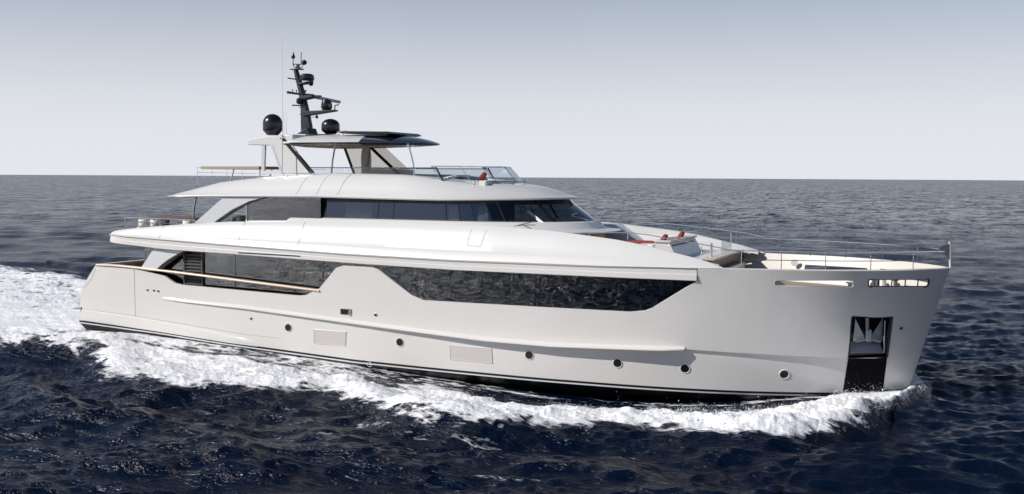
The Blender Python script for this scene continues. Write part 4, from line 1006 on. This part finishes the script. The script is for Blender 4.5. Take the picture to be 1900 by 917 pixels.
# stern rails on the upper deck
for s in (-1, 1):
    Yv = -3.3
    P_ = [at(a, b, Yv) for a, b in ((232, 403), (300, 406), (352, 408), (362, 409))]
    for p in P_: p[1] *= -s if False else 1
    Q_ = [p*[1, (1 if s < 0 else -1), 1] for p in P_]
    railset('stern_handrail', Q_, [(p-[.0, 0, .62], p) for p in [Q_[0]+(Q_[2]-Q_[0])*t for t in (0, .33, .55, .8)]], [[q-[0, 0, .22] for q in Q_], [q-[0, 0, .42] for q in Q_]], .024, 'steel')
zr = at(232, 403, -3.3)[2]; x0_ = at(232, 403, -3.3)[0]
railset('stern_handrail', [(x0_, -3.3, zr), (x0_, 3.3, zr)], [((x0_, y, zr-.62), (x0_, y, zr)) for y in (-2, 0, 2)], [[(x0_, -3.3, zr-.25), (x0_, 3.3, zr-.25)]], .016)
# sundeck aft rails
for s in (-1, 1):
    Q_ = [at(a, b, -2.6)*[1, (1 if s < 0 else -1), 1] for a, b in ((366, 311), (420, 312), (478, 313))]
    railset('sundeck_handrail', Q_, [(p-[0, 0, .75 if k == 0 else .5], p) for k, p in enumerate([Q_[0], Q_[0]+(Q_[2]-Q_[0])*.25, Q_[0]+(Q_[2]-Q_[0])*.5, Q_[0]+(Q_[2]-Q_[0])*.75])], [[q-[0, 0, .22] for q in Q_], [q-[0, 0, .42] for q in Q_]], .012)
# jackstaff
MB().tube([at(1763, 497, -.05), at(1762, 449, -.05)], .035, 8).build('jackstaff', 'white', Yt)
a_ = at(1744, 462, -.05); tag(MB().slab([at(1741, 461, -.25), at(1750, 455, -.17), at(1761, 453, -.09), at(1761, 482, -.09), at(1752, 471, -.17)], .012).build('pennant', 'flagm'), 'small furled grey pennant on the jackstaff at the tip of the bow', 'flag')
# foredeck fittings
for k, (x_, y_) in enumerate(((38.3, 1.75), (38.8, 1.45), (39.2, 1.2), (39.6, .95), (38.0, 1.3), (39.0, .7))):
    MB().lathe([(.07, 3.55), (.07, 3.95), (.12, 4.0), (.12, 4.06), (.06, 4.1)], (x_, y_, .05*(k % 3)), 12).build('mooring_bollard', 'slat' if k % 2 else 'dsteel', Yt)
for y in (-.8, .8):
    o = MB().lathe([(.16, 3.55), (.16, 3.75), (.09, 3.8), (.09, 3.95), (.17, 4.0), (.17, 4.03)], (38.2, y, 0), 18).build('windlass', 'steel', Yt)
c = (36.1, 3.0); 
o = MB().lathe([(.14, 0), (.14, .02)], (35.6, 3.28, 4.3), 20, axis='y').build('round_hatch', 'wgrey', Yt)
MB().prism([(34.4, 3.6), (34.5, 3.95), (35.0, 4.1), (35.7, 3.6)], -.9, .9).build('foredeck_locker', 'dwood', Yt, bevel=.03)

# =================================================================== LOOSE THINGS ABOARD
def cushion(x, y, z, sx, sy, sz, rot, m, label, group=None, name='cushion'):
    bm = bmesh.new(); bmesh.ops.create_cube(bm, size=1)
    bmesh.ops.subdivide_edges(bm, edges=bm.edges, cuts=5, use_grid_fill=True)
    for v in bm.verts:
        p = v.co*2; k = (1-abs(p.x)**3*.5)*(1-abs(p.y)**3*.5); v.co.x *= sx; v.co.y *= sy; v.co.z *= sz*(.35+.65*k)
    me = bpy.data.meshes.new(name); bm.to_mesh(me); bm.free(); me.materials.append(M[m]); me.polygons.foreach_set('use_smooth', [True]*len(me.polygons))
    o = bpy.data.objects.new(name, me); COL.objects.link(o); o.location = (x, y, z); o.rotation_euler = rot; return tag(o, label, 'cushion', group)
def C(px, py, Yv): q = at(px, py, Yv); return q
GR = 'red cushions on the decks'
q = C(895, 329, -1.6); cushion(*q, .42, .42, .22, (0, R(-55), R(20)), 'red', 'red cushion leaning behind the glass windbreak at the front of the sundeck', GR)
q = C(848, 331, -1.5); cushion(*q, .55, .45, .14, (0, R(6), R(20)), 'red', 'dark red cushion lying flat under a white pad on the sundeck', GR)
q = C(1232, 443, -1.7); cushion(*q, .32, .36, .18, (0, R(-60), 0), 'red', 'red cushion propped against the starboard end of the foredeck sofa', GR)
q = C(1263, 438, .3); cushion(*q, .34, .34, .18, (0, R(-60), 0), 'red', 'highest red cushion, standing on the port end of the foredeck sofa', GR)
q = C(1196, 449, -.5); cushion(*q, 1.1, .8, .09, (0, 0, 0), 'red', 'flat red seat pad on the foredeck sofa below the side wall', GR)
q = C(1249, 443, -.6); cushion(*q, .5, .3, .1, (0, 0, 0), 'red', 'thin red cushion between the two propped cushions on the foredeck', GR)
# sofa in the lounge
sf = thing('deck_sofa', 'white built-up sofa behind the foredeck console of the yacht', 'sofa', (30.0, -.4, DK))
MB().box(29.8, 31.3, -2.1, 1.7, DK, DK+.30).build('seat', 'fabric', sf, bevel=.06)
MB().box(31.0, 31.3, -2.1, 1.7, DK+.30, DK+.50).build('backrest', 'fabric', sf, bevel=.08)
# sun pads on the sundeck
sp = thing('sun_pad', 'white sun pad with low backrest behind the windbreak', 'sun pad', (22.6, -1.2, 7.18))
MB().box(21.6, 24.3, -2.0, 2.0, 7.18, 7.55).build('mattress', 'fabric', sp, bevel=.08)
MB().slab([(22.0, -1.9, 7.62), (22.9, -1.9, 7.78), (22.9, -.6, 7.78), (22.0, -.6, 7.62)], .1).build('backrest', 'fabric', sp, bevel=.04)
# bimini over the sundeck's aft end
bi = thing('sun_awning', 'flat beige awning on thin poles over the aft end of the sundeck', 'awning', (12.0, 0, 7.3))
a, b = at(372, 311, -1.5), at(481, 311, -1.5)
MB().box(a[0], b[0], -1.5, 1.5, a[2]-.07, a[2]+.06).build('canopy', 'sand', bi, bevel=.02)
for s in (-1.4, 1.4): MB().tube([(at(425, 312, -1.5)[0]-.1, s, 7.15), (at(432, 312, -1.5)[0], s, a[2])], .03, 6).build('pole', 'dsteel', bi); MB().tube([(b[0]-.05, s, 7.2), (b[0]-.05, s, a[2])], .03, 6).build('pole', 'dsteel', bi)
# dining table with chairs, aft on the upper deck
tz = at(300, 399, -1)[2]
ta, tb = at(252, 402, -.8), at(372, 398, -.8)
tb_ = thing('dining_table', 'long dining table with brown wooden top at the aft end of the upper deck', 'table', ((ta[0]+tb[0])/2, 0, DK))
mo = MB(); n_ = 24; cxx = (ta[0]+tb[0])/2; hl = (tb[0]-ta[0])/2
mo.add([(cxx+hl*math.copysign(abs(math.cos(t))**.5, math.cos(t)), .95*math.copysign(abs(math.sin(t))**.6, math.sin(t)), z) for z in (ta[2]-.06, ta[2]+.02) for t in (2*math.pi*i/n_ for i in range(n_))],
       [tuple(range(n_))[::-1], tuple(range(n_, 2*n_))]+[(i, (i+1) % n_, n_+(i+1) % n_, n_+i) for i in range(n_)]); mo.build('table_top', 'dwood', tb_)
MB().box(cxx-1.3, cxx-.9, -.3, .3, DK, ta[2]-.06).box(cxx+.9, cxx+1.3, -.3, .3, DK, ta[2]-.06).build('pedestal', 'white', tb_, bevel=.03)
def chair(x, y, rz, label, m='fabric'):
    t = thing('dining_chair', label, 'chair', (x, y, DK), 'chairs round the upper deck dining table')
    MB().box(x-.27, x+.27, y-.27, y+.27, DK+.36, DK+.48).build('seat', m, t, bevel=.04)
    bk = MB(); pts = [(x+.27*math.sin(a), y-.27*math.cos(a)) for a in np.linspace(-1.15, 1.15, 12)]
    G = [[(px_, py_, DK+.44), (px_*1.0, py_, DK+.85)] for px_, py_ in pts]; o = bk.grid(G).build('backrest', m, t); md = o.modifiers.new('t', 'SOLIDIFY'); md.thickness = .05
    for sx in (-.22, .22):
        for sy in (-.22, .22): MB().tube([(x+sx, y+sy, DK), (x+sx*.95, y+sy*.95, DK+.38)], .02, 6).build('leg', 'dsteel', t)
    return t
for px, lb, mt in ((268, 'aftmost white dining chair on the upper deck, nearest the stern rail', 'fabric'), (290, 'white dining chair between the aftmost one and the dark one', 'fabric'), (310, 'dark upholstered dining chair on the near side of the table', 'inner'), (350, 'white dining chair nearest the curved chrome roof prop', 'fabric')):
    chair(at(px, 408, -1.45)[0], -1.45, 0, lb, mt)
# deck chair seen through the aft opening
lo = thing('lounge_chair', 'cream lounge chair behind the sloping wing at the after end of the upper cabin', 'armchair', (at(440, 400, -2.4)[0], -2.4, DK))
lx = at(437, 400, -2.4)[0]
MB().box(lx-.5, lx+.5, -2.8, -2.0, DK+.25, DK+.75).build('seat', 'fabric', lo, bevel=.08); MB().box(lx+.3, lx+.55, -2.8, -2.0, DK+.7, DK+1.2).build('backrest', 'fabric', lo, bevel=.08)
cushion(lx+.1, -2.5, DK+.95, .4, .4, .18, (0, R(-60), 0), 'sand', 'beige cushion on the cream lounge chair', None)
# sofa in the main deck cockpit
ck = thing('cockpit_sofa', 'brown wood backed sofa in the aft cockpit beside the grey wing panel', 'sofa', (8, 1, 2.45))
a, b = at(232, 489, .8), at(266, 486, .8)
MB().box(a[0], b[0]+1.2, .6, .8, 2.45, a[2]).build('wooden_back', 'dwood', ck, bevel=.02); MB().box(a[0], b[0]+1.2, .8, 1.7, 2.45, a[2]-.25).build('seat', 'fabric', ck, bevel=.06)
# anchor, stowed in its recess
an = thing('anchor', 'grey steel anchor with broad flukes stowed in the hull recess near the bow', 'anchor', tuple(at(1612, 640, -1.9)))
def ap(px, py, d=0.15):
    q = athull(px, py); return q+dn*d
mo = MB(); mo.slab([ap(1590, 594, .38), ap(1605, 626, .22), ap(1604, 634, .2), ap(1585, 636, .3)], .03); mo.build('fluke', 'galv', an)
mo = MB(); mo.slab([ap(1641, 594, .38), ap(1638, 636, .3), ap(1617, 634, .2), ap(1617, 626, .22)], .03); mo.build('fluke', 'galv', an)
MB().tube([ap(1612, 592, .36), ap(1611, 632, .16)], .06, 8).build('shank', 'galv', an)
mo = MB(); mo.slab([ap(1607, 612, .12), ap(1617, 612, .12), ap(1616, 634, .08), ap(1606, 634, .08)], .08); mo.build('crown', 'galv', an, bevel=.02)
MB().tube([ap(1590, 635, .12), ap(1611, 630, .08), ap(1635, 635, .12)], .035, 8).build('stock', 'galv', an)
MB().tube([ap(1643, 596, .1), ap(1641, 655, .05)], .02, 6).tube([ap(1640, 625, .1), ap(1642, 655, .05)], .02, 6).build('guide_rod', 'galv', an)
MB().slab([ap(1578, 655, .05), ap(1640, 655, .05), ap(1636, 638, .42), ap(1580, 638, .42)], .03).build('tripping_plate', 'galv', an)

# =================================================================== SPRAY
def spray():
    V = []; F = []; N = 13000
    r2 = np.random.default_rng(3)
    xs = np.concatenate([r2.uniform(33.5, 40.8, int(N*.62)), r2.uniform(20, 33.5, int(N*.25)), r2.uniform(37.8, 40.5, N-int(N*.62)-int(N*.25))])
    yo = np.interp(xs, *zip(*YO)); yi = np.interp(xs, *zip(*YI)); t = r2.beta(2.0, 1.3, N); y = -(yi+(yo-yi)*t*1.04); 
    z0 = np.interp(xs, [20, 31, 33.5, 36.5, 38.5, 40.3, 41], [.30, .28, .30, .50, .40, .25, .1])*np.exp(-((t-.8)/.5)**2)
    burst = .4+1.3*fbm(xs*1.3, y*1.1, 3, 44)**2*2
    z = z0 + r2.exponential(.07, N)*burst
    z[-(N-int(N*.62)-int(N*.25)):] = .1+r2.exponential(.10, N-int(N*.62)-int(N*.25))
    b = np.interp(41.45-xs[-(N-int(N*.62)-int(N*.25)):], *zip(*BW)); y[-(N-int(N*.62)-int(N*.25)):] = -(b+.12+r2.exponential(.35, len(b)))
    sz = np.exp(r2.normal(math.log(.007), .45, N))
    T = np.array([[1, 1, 1], [1, -1, -1], [-1, 1, -1], [-1, -1, 1]])*.6
    for k in range(N):
        bI = 4*k
        rot = r2.normal(0, 1, (3, 3)); V.append(np.array([xs[k], y[k], z[k]])+(T@rot)*.7*sz[k]); F += [(bI, bI+1, bI+2), (bI, bI+3, bI+1), (bI, bI+2, bI+3), (bI+1, bI+3, bI+2)]
    me = bpy.data.meshes.new('bow_spray'); me.from_pydata(np.concatenate(V).tolist(), [], F); me.materials.append(mat('spray_drops', (.9, .92, .93), .5)); me.update()
    o = bpy.data.objects.new('bow_spray', me); COL.objects.link(o); o['kind'] = 'stuff'; o['label'] = 'fine white spray drops thrown up along the bow wave'; o['category'] = 'spray'
spray()
